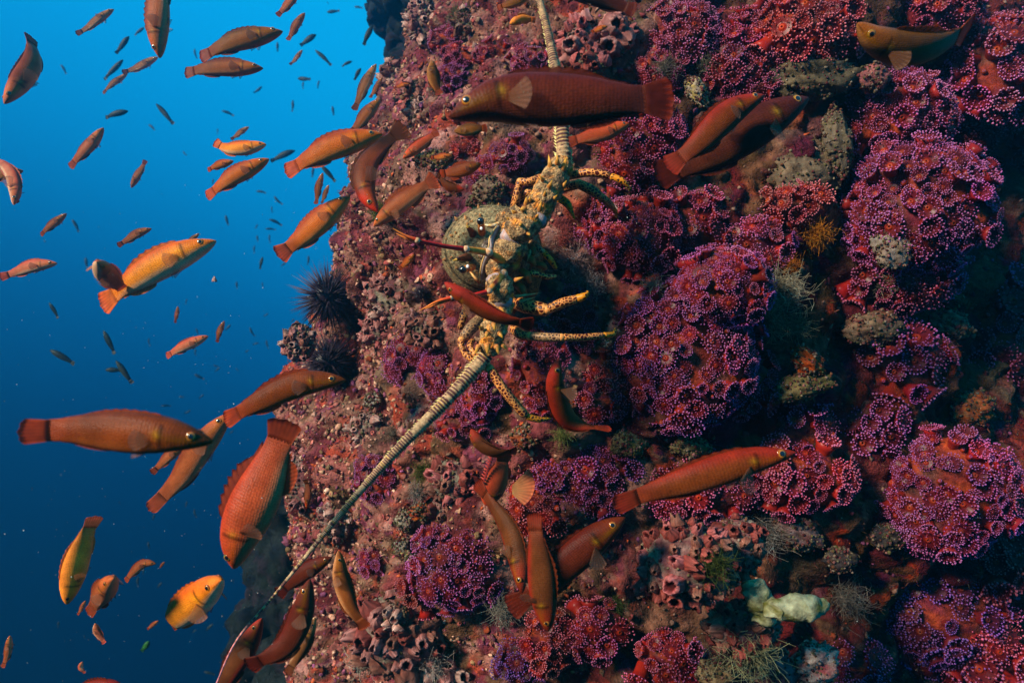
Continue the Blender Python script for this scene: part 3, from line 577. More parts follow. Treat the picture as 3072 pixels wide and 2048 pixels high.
for a in [
 (2915, 1225, 70, 48, (.62, .17, .04), 'bright orange sponge lump on the right', 'sponge', 'orange_sponge', .6, -.02, (.34, .07, .03), .4),
 (2850, 975, 60, 45, (.40, .20, .13), 'brownish pink sponge lump above the orange one', 'sponge', 'brown_sponge', .6, -.02, (.26, .17, .12), -.3),
 (1262, 1535, 34, 26, (.75, .20, .02), 'small glowing orange sponge below the maroon barnacles', 'sponge', 'orange_sponge', .6, -.03, (.45, .03, .02)),
 (2410, 1130, 45, 34, (.34, .15, .03), 'dim orange sponge in the hollow right of the mound', 'sponge', 'orange_sponge', .6, 0, (.14, .08, .03)),
 (2420, 1085, 60, 34, (.70, .13, .015), 'row of orange closed buds beside the ringed anemone', 'sponge', 'orange_sponge', .6, -.03, (.42, .06, .01), -.7),
 (1700, 1215, 30, 22, (.55, .08, .02), 'small red orange sponge beside the curled fish belly', 'sponge', 'orange_sponge', .5, -.02),
 (1580, 1310, 45, 34, (.55, .14, .05), 'orange crust beside the lobster leg tip', 'sponge', 'orange_sponge', .4, 0),
 (1300, 480, 55, 26, (.46, .38, .12), 'mustard sponge crust under the red headed small fish', 'sponge', 'mustard_sponge', .4, 0, (.40, .12, .06)),
 (2090, 275, 26, 46, (.55, .48, .16), 'yellow white sponge behind the big fish tail', 'sponge', 'mustard_sponge', .6, -.02, (.6, .55, .48), .5),
 (1980, 540, 55, 36, (.42, .34, .18), 'sandy coloured rock knob below the red fish tail', 'rock', 'sandy_knob', .6, 0, (.30, .22, .12)),
 (2440, 235, 130, 60, (.20, .17, .10), 'silted grey green boulder below the top anemones', 'rock', 'silted_boulder', .5, 0, (.09, .09, .06)),
 (2420, 520, 110, 80, (.26, .21, .14), 'angular ridged oyster shells in the dark hollow', 'oyster', 'oyster_shells', .35, 0, (.17, .12, .08), .3, None, 1),
 (2510, 430, 40, 95, (.22, .19, .12), 'tall ridged oyster shell standing left of the pale dome', 'oyster', 'oyster_shell', .5, -.03, (.12, .11, .09), .15, None, 1),
 (2400, 1165, 95, 38, (.24, .21, .09), 'long silted oyster shell right of the central mound', 'oyster', 'oyster_shell', .5, -.03, (.10, .10, .03), .25, None, 1),
 (2620, 985, 85, 50, (.26, .20, .13), 'silted oyster shell under the pale dome', 'oyster', 'oyster_shell', .5, -.01, (.30, .12, .09), .1, None, 1),
 (2390, 1600, 75, 45, (.30, .20, .20), 'pinkish grey shell beside the grey woolly ball', 'oyster', 'oyster_shell', .5, -.02, (.22, .09, .09), -.2, None, 1),
 (2520, 1680, 48, 36, (.06, .05, .055), 'smooth dark grey pebble in the lower right', 'pebble', 'dark_pebble', .7, -.02),
 (2660, 1610, 46, 40, (.05, .045, .05), 'smooth dark pebble left of the lower right dome', 'pebble', 'dark_pebble', .7, -.02),
 (2620, 235, 45, 40, (.45, .16, .17), 'pink coralline knob on top of the round pink dome', 'coralline algae', 'coralline_knob', .7, -.06, (.30, .10, .12)),
 (2680, 745, 60, 58, (.42, .40, .36), 'bare pale grey patch on the big violet dome', 'sponge', 'pale_sponge', .4, -.12, (.34, .26, .2)),
 (2440, 1990, 72, 60, (.62, .55, .50), 'white and pink rounded shell at the bottom right', 'shell', 'scallop_shell', .6, -.18, (.42, .10, .12), .5, None, 1),
 (2320, 2000, 70, 60, (.40, .20, .24), 'mauve coralline crust left of the white rounded shell', 'coralline algae', 'coralline_knob', .6, -.16, (.26, .08, .1)),
 (2150, 2020, 60, 40, (.48, .36, .18), 'sunlit sandy rock on the bottom edge', 'rock', 'sandy_knob', .6, -.14, (.30, .2, .1)),
 (2270, 750, 30, 30, (.10, .08, .07), 'dark hollow stone beside the pink knob', 'rock', 'dark_pebble', .6, 0),
 (1820, 1030, 18, 12, (.70, .66, .60), 'small white shell chip by the straight leg tip', 'shell', 'shell_chip', .6, -.03, (.5, .4, .36), -.5),
 (1120, 1200, 26, 22, (.46, .48, .44), 'pale grey round oyster left of the antenna', 'oyster', 'oyster_shell', .6, -.01, (.26, .32, .26), .5, None, 1),
 (1215, 1560, 26, 32, (.52, .50, .40), 'pale cream oyster shell left of maroon barnacles', 'oyster', 'oyster_shell', .6, -.01, (.3, .26, .2), .4, None, 1),
 (1205, 1640, 24, 26, (.50, .50, .44), 'small greenish white shell left of violet mound', 'oyster', 'oyster_shell', .6, -.01, (.24, .28, .24), 0, None, 1),
 (1260, 1690, 62, 16, (.56, .50, .20), 'yellow fringed sponge finger left of the violet mound', 'sponge', 'mustard_sponge', .8, -.04, (.4, .34, .12), -.55),
 (2070, 1340, 60, 30, (.30, .26, .15), 'silted pale rock ledge below the big mound', 'rock', 'sandy_knob', .6, 0, (.14, .15, .05)),
 (1890, 1330, 55, 40, (.20, .19, .10), 'olive silted stone right of the curled fish tail', 'rock', 'sandy_knob', .6, 0, (.10, .13, .04)),
 (1470, 570, 45, 36, (.32, .26, .18), 'rounded tan shell above the carapace', 'oyster', 'oyster_shell', .5, 0, (.2, .12, .1), .2, None, 1),
 (1430, 610, 30, 24, (.20, .22, .10), 'mossy stone touching the carapace top', 'rock', 'dark_pebble', .5, 0)]: lump(*a)
# the yellow-white sponge tubes on the near lump
def tube_sponge(pts, rad, d, label, c1, c2):
    path = catmull([P(x, y, d + z) for x, y, z in pts], 22); o0 = path.mean(0); V, F, S_, A_ = tube(path - o0, np.interp(np.linspace(0, 1, 22), np.linspace(0, 1, len(rad)), np.array(rad) * PX(d)), 18, hint=(0, -1, 0))
    V = V + .022 * (np.stack([fbm(V * 70, 3, 4), fbm(V * 70 + 9, 3, 5), fbm(V * 70 + 4, 3, 6)], 1) - .5); w = np.clip((fbm(V * 90, 3, 12) - .46) * 6, 0, 1)[:, None]; V = capped(V, 22, 18)
    o = tag(obj('tube_sponge', mesh('tube_sponge', V, [F], np.array(c1) * (1 - w) + np.array(c2) * w, None, [M_SHELL]), None, o0), label, 'sponge')
tube_sponge([(2290, 1850, 0), (2340, 1825, -.01), (2420, 1820, -.02), (2490, 1830, -.02)], [14, 38, 36, 16], .86, 'pale white and yellow tube sponge at lower right', (.20, .20, .12), (.08, .075, .012))
tube_sponge([(2250, 1730, 0), (2280, 1790, 0), (2300, 1860, .01)], [20, 36, 28], .88, 'upright greenish white sponge left of the pale tube', (.20, .20, .11), (.09, .09, .02))

# ================================================================== FISH
PAL = {  # back, flank, belly, head, tail
 'olive': ((.12, .060, .010), (.24, .105, .016), (.46, .26, .09), (.28, .11, .02), (.28, .05, .02)),
 'gold': ((.72, .17, .018), (.92, .40, .03), (1., .90, .80), (.85, .26, .03), (.70, .15, .05)),
 'goldy': ((.90, .36, .06), (1., .50, .07), (1., .58, .22), (1., .42, .06), (.95, .34, .20)),
 'brown': ((.17, .055, .02), (.30, .115, .035), (.62, .38, .24), (.36, .13, .04), (.24, .06, .025)),
 'grey': ((.12, .055, .03), (.27, .14, .07), (.85, .68, .58), (.46, .24, .13), (.13, .05, .03)),
 'pink': ((.60, .13, .085), (.60, .23, .15), (.88, .74, .68), (.62, .18, .09), (.60, .13, .12)),
 'maroon': ((.12, .018, .010), (.125, .026, .012), (.17, .055, .033), (.14, .03, .012), (.14, .025, .014)),
 'dark': ((.075, .013, .008), (.085, .022, .012), (.11, .05, .03), (.08, .014, .008), (.09, .018, .010)),
 'red': ((.30, .03, .014), (.20, .055, .013), (.26, .09, .04), (.42, .032, .018), (.30, .04, .025)),
 'redbelly': ((.13, .05, .018), (.15, .055, .018), (.36, .03, .018), (.40, .045, .022), (.24, .04, .025)),
 'orange': ((.40, .085, .014), (.58, .18, .022), (.75, .38, .14), (.58, .15, .02), (.58, .11, .04)),
 'mauve': ((.24, .065, .025), (.42, .15, .07), (.72, .40, .28), (.55, .17, .06), (.34, .085, .045)),
 'rust': ((.17, .045, .012), (.21, .060, .013), (.34, .12, .03), (.18, .05, .012), (.46, .08, .03)),
 'redhead': ((.13, .045, .014), (.20, .06, .02), (.42, .10, .06), (.66, .05, .025), (.085, .04, .012)),
 'coral': ((.50, .075, .035), (.46, .10, .045), (.60, .26, .17), (.66, .11, .045), (.24, .055, .03)),
 'teal': ((.010, .026, .030), (.020, .048, .052), (.05, .10, .10), (.016, .036, .04), (.012, .03, .034)),  # the unlit, hazed look of far fish put into the skin colour
 'green': ((.02, .14, .03), (.03, .22, .04), (.06, .26, .06), (.03, .2, .04), (.02, .14, .03))}
KS = np.array([0, .012, .035, .07, .12, .19, .27, .36, .46, .56, .66, .74, .80, .85, .875])
KD = np.array([.0, .055, .125, .205, .295, .390, .455, .49, .495, .465, .40, .335, .29, .275, .27])
KV = np.array([.0, .060, .120, .190, .270, .365, .445, .495, .50, .47, .40, .33, .285, .265, .26])
KW = np.array([.0, .10, .20, .31, .42, .50, .53, .52, .48, .42, .32, .22, .13, .045, .004])
DV = {'u': (0, 0, 1), 'd': (0, 0, -1), 'l': (-1, 0, 0), 'r': (1, 0, 0), 't': (0, -1, 0), 'a': (0, 1, 0)}
def sm(x, a, b): x = np.clip((x - a) / (b - a), 0, 1); return x * x * (3 - 2 * x)
def fin_mesh(name, root, tip, col_root, col_tip, mat, th=.0004, m=5, ray=.35, nrm_=None, bow=0.):
    """a rayed membrane of real thickness between a root line and a tip line"""
    root = np.asarray(root); tip = np.asarray(tip); n = len(root); u = np.linspace(0, 1, m)[None, :, None]
    G = root[:, None] * (1 - u) + tip[:, None] * u
    if nrm_ is None: nrm_ = unit(np.cross(root[-1] - root[0], tip.mean(0) - root.mean(0)))
    G = G + nrm_ * (bow * np.sin(u * 2.4) + th * .9 * np.where(np.arange(n) % 2, 1, -1)[:, None, None] * (1 - .4 * u))
    taper = (1 - .75 * u); A_ = G + nrm_ * th * taper; B_ = G - nrm_ * th * taper; V = np.concatenate([A_.reshape(-1, 3), B_.reshape(-1, 3)])
    F = [gridF(n, m), gridF(n, m, off=n * m)[:, ::-1]]; k = n * m
    e = []
    for i in range(n - 1): e += [[i * m + m - 1, (i + 1) * m + m - 1, (i + 1) * m + m - 1 + k, i * m + m - 1 + k], [i * m, (i + 1) * m, (i + 1) * m + k, i * m + k]]
    for j in range(m - 1): e += [[j, j + 1, j + 1 + k, j + k], [(n - 1) * m + j, (n - 1) * m + j + 1, (n - 1) * m + j + 1 + k, (n - 1) * m + j + k]]
    F.append(np.array(e)); c = np.array(col_root)[None, None] * (1 - u) + np.array(col_tip)[None, None] * u
    c = np.repeat(c, n, 0) * (1 + ray * u * np.where(np.arange(n) % 2, 1, -1)[:, None, None]); c = c.reshape(-1, 3)
    return mesh(name, V, F, np.vstack([c, c]), None, [mat])
EYE_CACHE = {}
def eye_meshes(ic):
    if ic not in EYE_CACHE:
        V, F, N = ellipsoid((0, 0, 0), (1, 1, .42), 20, 14); r = np.hypot(N[:, 0], N[:, 1])
        c = np.where((r < .70)[:, None], np.array([.40, .16, .012]), np.array(ic) * .28); c = np.where((r < .60)[:, None], np.array(ic) * .3, c)
        e = mesh('eye', V, [F], c, None, [M_EYE]); V2, F2, N2 = ellipsoid((0, 0, .31), (.60, .60, .15), 16, 9)
        EYE_CACHE[ic] = (e, mesh('pupil', V2, [F2], np.full((len(V2), 3), (.004, .004, .005)), None, [M_PUPIL]))
    return EYE_CACHE[ic]
def fish(label, path, d, pal, up='u', hr=.255, fins=1., tailw=1., pec=1., cat='fish', group='fish swimming along the reef wall', small=False, wr_=.44, iris=(.62, .16, .02), name='fish', tl=1., pecm=None):
    d0, d1 = (d, d) if np.isscalar(d) else d; k = len(path)
    pts = [P(x, y, d0 + (d1 - d0) * i / (k - 1)) for i, (x, y) in enumerate(path)]
    ctr = np.mean(pts, 0); SP = catmull(pts, 81) - ctr; s_ = np.concatenate([[0], np.cumsum(np.linalg.norm(np.diff(SP, axis=0), axis=1))]); Lg = s_[-1]; s_ /= Lg; lpx = sum(math.dist(path[i], path[i + 1]) for i in range(k - 1))
    D0 = unit(sum(np.array(DV[c.lower()]) * (1. if c.islower() else .5) for c in up)); H = hr * lpx * PX((d0 + d1) / 2); b, f, v, hd, tl_ = [np.array(x) for x in [np.array(x) * ((.60, .40, .24) if pal not in ('maroon', 'dark', 'red', 'redbelly') else (.52, .38, .28)) for x in PAL[pal]]]
    seed = int(path[0][0] * 3 + path[0][1]); r2 = np.random.default_rng(seed); H *= r2.uniform(.84, .97); hs_ = r2.uniform(.90, 1.14)
    lt0 = unit(np.cross(SP[-1] - SP[0], D0)); SP = SP + lt0 * (Lg * r2.uniform(.03, .055) * r2.choice([-1, 1]) * np.sin(6.283 * (s_ * .85 + r2.uniform(.05, .3))) * s_ ** 1.1)[:, None]
    Tn = np.gradient(SP, axis=0); Tn /= np.linalg.norm(Tn, axis=1)[:, None]; Tn = sum(np.roll(np.pad(Tn, ((4, 4), (0, 0)), 'edge'), j, 0)[4:-4] for j in (-3, -1, 0, 1, 3)) / 5; Tn /= np.linalg.norm(Tn, axis=1)[:, None]
    def fr(s):
        p = np.array([np.interp(s, s_, SP[:, i]) for i in range(3)]); t = unit([np.interp(s, s_, Tn[:, i]) for i in range(3)]); D = unit(D0 - t * (t @ D0)); return p, t, D, np.cross(t, D)
    n, m = (22, 12) if small else (54, 26); ss = np.concatenate([np.linspace(0, .1, n // 4, endpoint=False) ** 1.0, np.linspace(.1, .875, n - n // 4)]); an = np.linspace(0, 2 * np.pi, m, endpoint=False)
    hdv, hvv, hww = np.interp(np.where(ss < .5, .5 * (ss / .5) ** hs_, ss), KS, KD) * H, np.interp(ss, KS, KV) * H, np.interp(ss, KS, KW) * H * wr_ / .55 * .92
    V = []; C = []; U = []
    for i, s in enumerate(ss):
        p, t, D, Lt = fr(s); ca, sa = np.cos(an), np.sin(an); z = np.where(ca > 0, hdv[i], hvv[i]) * ca; y = hww[i] * np.sign(sa) * np.abs(sa) ** .85
        V.append(p + z[:, None] * D + y[:, None] * Lt); q = ca
        c = f + (b - f) * sm(q, .15, .85)[:, None] + (v - f) * sm(-q, .25, .9)[:, None]; wh = 1 - sm(s, .10, .30)
        ch = hd * (.9 + .35 * q[:, None]); ch = ch + (v * .9 - ch) * sm(-q, .15, .6)[:, None] * .9; ch[:, :] += np.array([.045, .03, -.004]) * (np.exp(-((q + .05) / .22) ** 2) * sm(s, .02, .1))[:, None] * (0 if pal in ('teal', 'green', 'dark') else 1)
        c = c + (ch - c) * wh * .85; c = c + ((f * .5 + tl_ * .5) - c) * sm(s, .66, .88) * .9
        if pal not in ('teal', 'green'): c = c * (1 - .75 * np.exp(-((s - .235) / .013) ** 2) * (np.abs(q) < .62)[:, None]); c = c + np.array([.10, .065, 0]) * (np.exp(-((s - .255) / .016) ** 2) * np.exp(-((q - .12) / .22) ** 2))[:, None]
        c = c * (1 - .6 * np.exp(-((q + .10) / .07) ** 2)[:, None] * (s < .055)); C.append(c); U.append(np.stack([np.full(m, s * 60), np.minimum(an, 2 * np.pi - an) * 8.0 + s * 9], 1))
    V = np.vstack(V); C = np.vstack(C); U = np.vstack(U)
    C = C * (.86 + .28 * fbm(V * (30 / max(Lg, .03) * .2) + seed, 2, 5))[:, None]
    F = [gridF(n, m, True)]; lastr = (n - 1) * m; V = np.vstack([V, V[lastr:].mean(0)]); C = np.vstack([C, C[-1]]); U = np.vstack([U, U[-1]]); F.append(np.array([[lastr + j, lastr + (j + 1) % m, len(V) - 1] for j in range(m)]))
    ctip = tl_ * 1.25 + np.array([.03, .0, .0]); cfin = (f + tl_) * .5
    # tail fin
    p, t, D, Lt = fr(.862); pe, te, De, Le = fr(.97); nt_ = 15; w = np.linspace(-1, 1, nt_); root = p[None] + D[None] * (w * H * .255)[:, None]
    spread = H * .36 * tailw; tip = p[None] + te[None] * (Lg * .145 * tl * (1.02 - .20 * np.abs(w) ** 2.2 + .03 * np.cos(w * 9)))[:, None] + De[None] * (w * spread)[:, None] + Le[None] * (np.sin(w * 2) * H * .03)[:, None]
    if small:
        mb = MB(); mb.add(V, F[0], C, U); mb.T.append(F[1])
        tf = fin_mesh('tmp', root, tip, tl_ * .9, ctip, M_FIN, th=.0003, m=3); tv = np.empty(len(tf.vertices) * 3, np.float32); tf.vertices.foreach_get('co', tv); tf2 = [list(x.vertices) for x in tf.polygons]; mb.add(tv.reshape(-1, 3), np.array(tf2), tl_); bpy.data.meshes.remove(tf)
        o = tag(obj(name, mb.mesh(name, [M_SMALL]), None, ctr), label, cat, group); return o
    t_ = thing(name, label, cat, ctr, group)
    obj('body', mesh('body', V, F[:1], C, U, [M_FISH]), t_)
    obj('tail_fin', fin_mesh('tail_fin', root, tip, (f * .5 + tl_ * .5) * 1.12, ctip * .95, M_TAIL, th=.0006), t_)
    # dorsal and anal fins
    def ridge(s0, s1, hh, sign, nm, sp_=False):
        q = np.linspace(s0, s1, 21); R_ = []; T_ = []
        for i, s in enumerate(q):
            p, t, D, Lt = fr(s); e = (np.interp(s, KS, KD if sign > 0 else KV) * H) * .93; u = i / 20; hgt = H * hh * (np.sin(np.pi * min(u * 1.15 + .12, 1)) ** .6 * .8 + .25) * (1 + (.18 if i % 2 else -.12) * (u < .6) * sp_)
            R_.append(p + D * e * sign); T_.append(p + D * sign * (e + hgt) + t * (hgt * .75 + .02 * Lg * u))
        obj(nm, fin_mesh(nm, R_, T_, cfin * .9, cfin * 1.3, M_FIN, th=.0005, nrm_=fr(.5)[3]), t_)
    ridge(.27, .79, .150 * fins, 1, 'dorsal_fin', True); ridge(.54, .79, .14 * fins, -1, 'anal_fin')
    # pectoral and pelvic fins
    for sd in (-1, 1):
        p, t, D, Lt = fr(.275); wv = np.interp(.275, KS, KW) * H * wr_ / .55 * .92; a0 = p + Lt * sd * wv * .93 - D * H * .10; nf = 13; g = np.linspace(-.75, .62, nf); out_ = .55 * pec; fd = unit(t * .55 - D * .75 + Lt * sd * .45) if pec > 1.1 else unit(t * (1 - .5 * out_) + Lt * sd * out_)
        R_ = a0[None] + D[None] * (np.linspace(-.055, .055, nf) * H)[:, None]; T_ = a0[None] + (Lg * .135 * (.75 + .25 * pec)) * (np.cos(g)[:, None] * fd + np.sin(g)[:, None] * unit(D - fd * (fd @ D)) * .85) * (.82 + .18 * np.cos(g * 1.3))[:, None]
        obj('pectoral_fin', fin_mesh('pectoral_fin', R_, T_, f * .6 + np.array([.16, .07, .03]), f * .4 + np.array([.22, .11, .07]), pecm or M_CLEAR, th=.0004), t_)
        p, t, D, Lt = fr(.34); a0 = p - D * H * .44 + Lt * sd * wv * .25; nf = 7; g = np.linspace(-.25, .3, nf)
        R_ = a0[None] + t[None] * (np.linspace(-.02, .02, nf) * Lg)[:, None]; T_ = a0[None] + (Lg * .075 * np.cos(g))[:, None] * unit(t - D * .35) + np.sin(g)[:, None] * (Lg * .06) * D
        obj('pelvic_fin', fin_mesh('pelvic_fin', R_, T_, (.3, .12, .07), (.34, .18, .13), M_CLEAR, th=.0004), t_)
        # eye
        p, t, D, Lt = fr(.098); wv = np.interp(.098, KS, KW) * H * wr_ / .55 * .92; er = .026 * Lg; pos = p + D * H * .095 + Lt * sd * wv * .86; em, pm = eye_meshes(iris)
        e = obj('eye', em, t_); q = Vector(unit(Lt * sd + D * .18 - t * .2)).to_track_quat('Z', 'Y'); e.rotation_mode = 'QUATERNION'; e.rotation_quaternion = q; e.location = Vector(pos); e.scale = (er, er, er)
        pu = obj('pupil', pm, e)
    return t_
SWIM = [
 # ---- open water, upper left
 ('curled brown fish at the left edge with orange red snout pointing down', [(12, 312), (60, 248), (92, 190), (94, 104)], (.86, .93), 'mauve', 'lut', .30, .7, 1., 1.),
 ('small brown fish with white side stripe near the top left corner', [(342, 28), (290, 62), (229, 102)], 1.25, 'grey', 'u', .22),
 ('orange brown fish diving head down from the top edge', [(479, 176), (472, 90), (480, -20), (488, -120)], .78, 'mauve', 'l', .24),
 ('slender beige fish just behind the diving fish snout', [(475, 172), (425, 196), (368, 218)], 1.6, 'grey', 'u', .22),
 ('slender grey fish trailing below the slender beige fish', [(383, 220), (345, 248), (307, 279)], 1.7, 'grey', 'u', .21),
 ('large dark olive fish, upper of the pair at top', [(849, 94), (725, 122), (599, 172)], .95, 'olive', 'u', .265),
 ('pinkish brown fish, lower of the pair at top', [(790, 205), (672, 204), (555, 220)], 1.0, 'brown', 'u', .26),
 ('pink brown fish cut by the top edge with tail hanging down', [(900, -28), (868, 8), (832, 48)], 1.2, 'mauve', 'u', .27),
 ('small dark brown fish rising just below the top edge fish', [(915, 39), (885, 82), (862, 120)], 1.5, 'brown', 'l', .26),
 ('small brown fish below the fat dark silhouette near top', [(908, 150), (888, 175), (869, 194)], 1.9, 'grey', 'u', .24),
 ('grey pink fish with dark tail and white cheek, left water', [(311, 383), (262, 446), (209, 501)], 1.15, 'mauve', 'lu', .25),
 ('olive fish head poking in at the left edge', [(70, 512), (10, 522), (-50, 545)], 1.2, 'olive', 'u', .30),
 ('pink white fish curling downward at the left edge', [(41, 615), (44, 570), (30, 515), (-22, 478)], (1.0, 1.06), 'pink', 'r', .24),
 ('small brown fish diving alone in the left middle water', [(394, 564), (415, 522), (436, 481)], 1.6, 'brown', 'l', .24),
 ('small greyish fish just above the golden fish', [(747, 381), (720, 398), (693, 418)], 1.6, 'grey', 'u', .26),
 ('bright golden fish with white belly and upturned tail', [(799, 434), (725, 447), (676, 444), (642, 424)], .95, 'gold', 'u', .27),
 ('little orange brown fish between the golden and larger brown fish', [(701, 483), (662, 494), (623, 510)], 1.05, 'orange', 'u', .31),
 ('orange brown fish angled upward below the golden fish', [(808, 477), (715, 525), (616, 588)], .9, 'orange', 'u', .255),
 ('brown grey fish rising in front of the wall edge', [(969, 518), (955, 565), (947, 612)], 1.35, 'brown', 'l', .22),
 ('smaller grey fish beside the rising brown grey fish', [(987, 555), (975, 582), (965, 610)], 1.45, 'grey', 'l', .24),
 ('brown grey fish with tail down, far left middle', [(200, 640), (165, 668), (122, 705)], 1.3, 'brown', 'u', .27),
 # ---- in front of the upper wall edge
 ('long grey olive fish rising along the top of the wall edge', [(1129, 192), (1092, 262), (1061, 329)], 1.25, 'grey', 'lu', .22),
 ('dull brown fish tucked behind the long grey olive fish', [(1148, 232), (1130, 262), (1110, 294)], 1.4, 'brown', 'l', .24),
 ('brown fish rising behind the large olive orange one', [(1142, 297), (1098, 345), (1052, 402)], 1.1, 'brown', 'lu', .30),
 ('large olive orange fish pointing right at the wall edge', [(1148, 403), (1010, 440), (854, 514)], .84, 'orange', 'u', .245),
 ('tiny orange fish close to the wall, upper left part', [(1231, 252), (1206, 256), (1181, 264)], 1.25, 'orange', 'u', .27),
 ('olive fish standing on its tail before the upper wall', [(1296, 181), (1300, 232), (1318, 284)], 1.1, 'olive', 'r', .36),
 ('bright orange yellow little fish near the top by the antenna', [(1529, 72), (1566, 58), (1606, 60)], 1.0, 'goldy', 'ut', .42),
 ('dull brown fish on the top edge left of the antenna', [(1592, -14), (1545, 8), (1492, 24)], 1.0, 'olive', 'u', .30),
 ('dark maroon fish on the top edge right of the antenna', [(1680, -26), (1790, -12), (1905, 34)], .82, 'dark', 'u', .28),
 ('little dull orange fish between the rose barnacles near top', [(1823, 80), (1800, 86), (1774, 97)], 1.03, 'orange', 'u', .34),
 ('biggest dark red fish, side on across the upper middle', [(1344, 352), (1500, 300), (1690, 304), (1870, 306), (2021, 292)], .60, 'maroon', 'u', .245, 1., 1.15, 1.),
 ('olive fish mostly hidden under the biggest dark red fish', [(1362, 394), (1410, 390), (1460, 384)], .8, 'olive', 'u', .40),
 ('pinkish brown fish just below the biggest dark red fish', [(1889, 372), (1805, 400), (1705, 428)], .95, 'coral', 'u', .30),
 ('dark brown fish bent downward with bright red head', [(1134, 636), (1098, 575), (1098, 500), (1140, 440), (1216, 386)], (1.02, 1.07), 'redhead', 'l', .25, 1.2, 1.6, 1.4),
 ('small pinkish orange fish with red face by wall edge', [(1209, 476), (1255, 440), (1312, 394)], 1.02, 'coral', 'u', .27, 1., 1.3),
 ('mauve fish with spread fins heading down left', [(1120, 680), (1200, 612), (1308, 536)], 1.02, 'mauve', 'ul', .28, 1.5, 1.5, 1.5),
 ('orange brown fish with raised fins above the red headed one', [(1444, 492), (1390, 510), (1318, 522)], 1.02, 'rust', 'u', .36, 1.6),
 ('small fish with scarlet head left of the upper lobster legs', [(1394, 570), (1350, 560), (1310, 524)], .98, 'redhead', 'ut', .34, 1., 1.2, 1.5),
 ('dull orange fish hugging the wall under the chin of big fish', [(1357, 467), (1325, 470), (1292, 474)], 1.08, 'orange', 'u', .28),
 ('bronze fish curled upward at the top right, seen from above', [(2571, 70), (2625, 122), (2715, 146), (2810, 130), (2915, 88)], (.66, .70), 'olive', 'ut', .30, 1.3, 1.5, 1.),
 ('red backed fish, upper of the crossing pair at upper right', [(2294, 285), (2190, 340), (2085, 440), (2005, 500)], .80, 'red', 'u', .28, 1., 1.2, 1.),
 ('dark maroon fish, lower of the crossing pair at upper right', [(2427, 294), (2290, 370), (2130, 462), (1972, 526)], .85, 'dark', 'u', .255, 1., 1.1, 1.4),
 # ---- middle left
 ('pink orange fish with white belly at the far left', [(172, 790), (90, 800), (2, 832)], 1.0, 'pink', 'u', .25),
 ('large golden fish with white throat in the left water', [(649, 722), (490, 790), (300, 915)], .76, 'gold', 'u', .25, 1.1, 1.2, .5),
 ('pink fish turning away behind the large golden fish tail', [(290, 786), (325, 828), (368, 866)], (.68, .75), 'pink', 'ru', .58, 1.0, .8, 1.6),
 ('small brown grey fish above the large golden fish', [(455, 686), (408, 703), (355, 737)], 1.2, 'brown', 'u', .24),
 ('tiny fish head peeking over the golden fish back', [(598, 700), (580, 715), (555, 740)], 1.2, 'grey', 'u', .28),
 ('small pink orange fish alone in the middle left water', [(625, 1008), (560, 1036), (497, 1068)], 1.05, 'pink', 'u', .26),
 ('tiny orange brown fish rising beside the small pink orange fish', [(673, 962), (660, 992), (651, 1026)], 1.5, 'brown', 'l', .25),
 ('tiny brown fish rising below the large golden fish', [(534, 918), (531, 942), (525, 968)], 1.8, 'brown', 'l', .26),
 ('olive orange fish angled up just left of the mauve fish', [(1051, 588), (960, 664), (836, 768)], .88, 'orange', 'u', .27, 1., 1.2),
 ('orange brown fish in front of the lower urchin', [(1038, 1140), (900, 1152), (780, 1205), (672, 1262)], .74, 'rust', 'u', .225, 1., 1., .6),
 ('nearest dark orange fish, side on at the lower left', [(640, 1325), (480, 1302), (270, 1292), (63, 1294)], .50, 'rust', 'u', .235, .5, .85, .3),
 ('pink brown fish angled up behind the nearest dark orange fish', [(694, 1238), (600, 1345), (540, 1430), (452, 1526)], .76, 'mauve', 'ul', .235, .6, .8, .4),
 ('small fish tail showing below the nearest dark orange fish', [(560, 1330), (505, 1370), (455, 1418)], .80, 'mauve', 'u', .26),
 ('large coral red fish diving head down with spiny dorsal fin', [(702, 1706), (728, 1590), (790, 1440), (858, 1262)], .66, 'coral', 'l', .35, 1.5, 1.0, 1.6),
 # ---- lower left
 ('pale orange fish diving head down at lower left', [(200, 1812), (226, 1700), (258, 1610), (284, 1546)], .80, 'goldy', 'lt', .30, .7, 1., .6),
 ('dark pink fish turned away, round body at lower left', [(340, 1735), (322, 1760), (290, 1800), (268, 1838)], (.74, .80), 'mauve', 'lu', .56, 1., .8),
 ('small pinkish fish arched like a bow at lower left', [(468, 1690), (432, 1690), (400, 1715), (376, 1742)], .98, 'mauve', 'u', .26),
 ('fat golden fish turning away at lower left', [(664, 1740), (600, 1790), (535, 1845), (510, 1880)], (.76, .84), 'gold', 'ul', .50, .7, .6, 1.2),
 ('tiny reddish fish beside the pale orange diving fish', [(257, 1800), (246, 1820), (233, 1843)], 1.3, 'mauve', 'l', .28),
 ('tiny pink white fish below the dark pink round fish', [(285, 1868), (292, 1895), (314, 1928)], 1.15, 'pink', 'r', .34),
 ('pinkish grey fish rising at the bottom left edge', [(30, 1905), (24, 1950), (8, 2000)], 1.1, 'mauve', 'l', .25),
 ('tiny curled pale fish near the bottom left', [(247, 1983), (242, 2000), (254, 2018)], 1.3, 'pink', 'l', .36),
 ('red fish back breaking the bottom edge at left', [(368, 2058), (290, 2062), (200, 2072)], .75, 'red', 'u', .34),
 ('tiny red brown fish left of the fat golden fish', [(475, 1861), (460, 1872), (442, 1886)], 1.4, 'mauve', 'u', .30),
 ('tiny brown fish above the fat golden fish', [(494, 1684), (487, 1692), (479, 1702)], 1.6, 'brown', 'u', .36),
 ('dark red fish crossing behind the thin antenna end', [(997, 1670), (920, 1712), (834, 1782)], .92, 'maroon', 'u', .28, 1., 1.2),
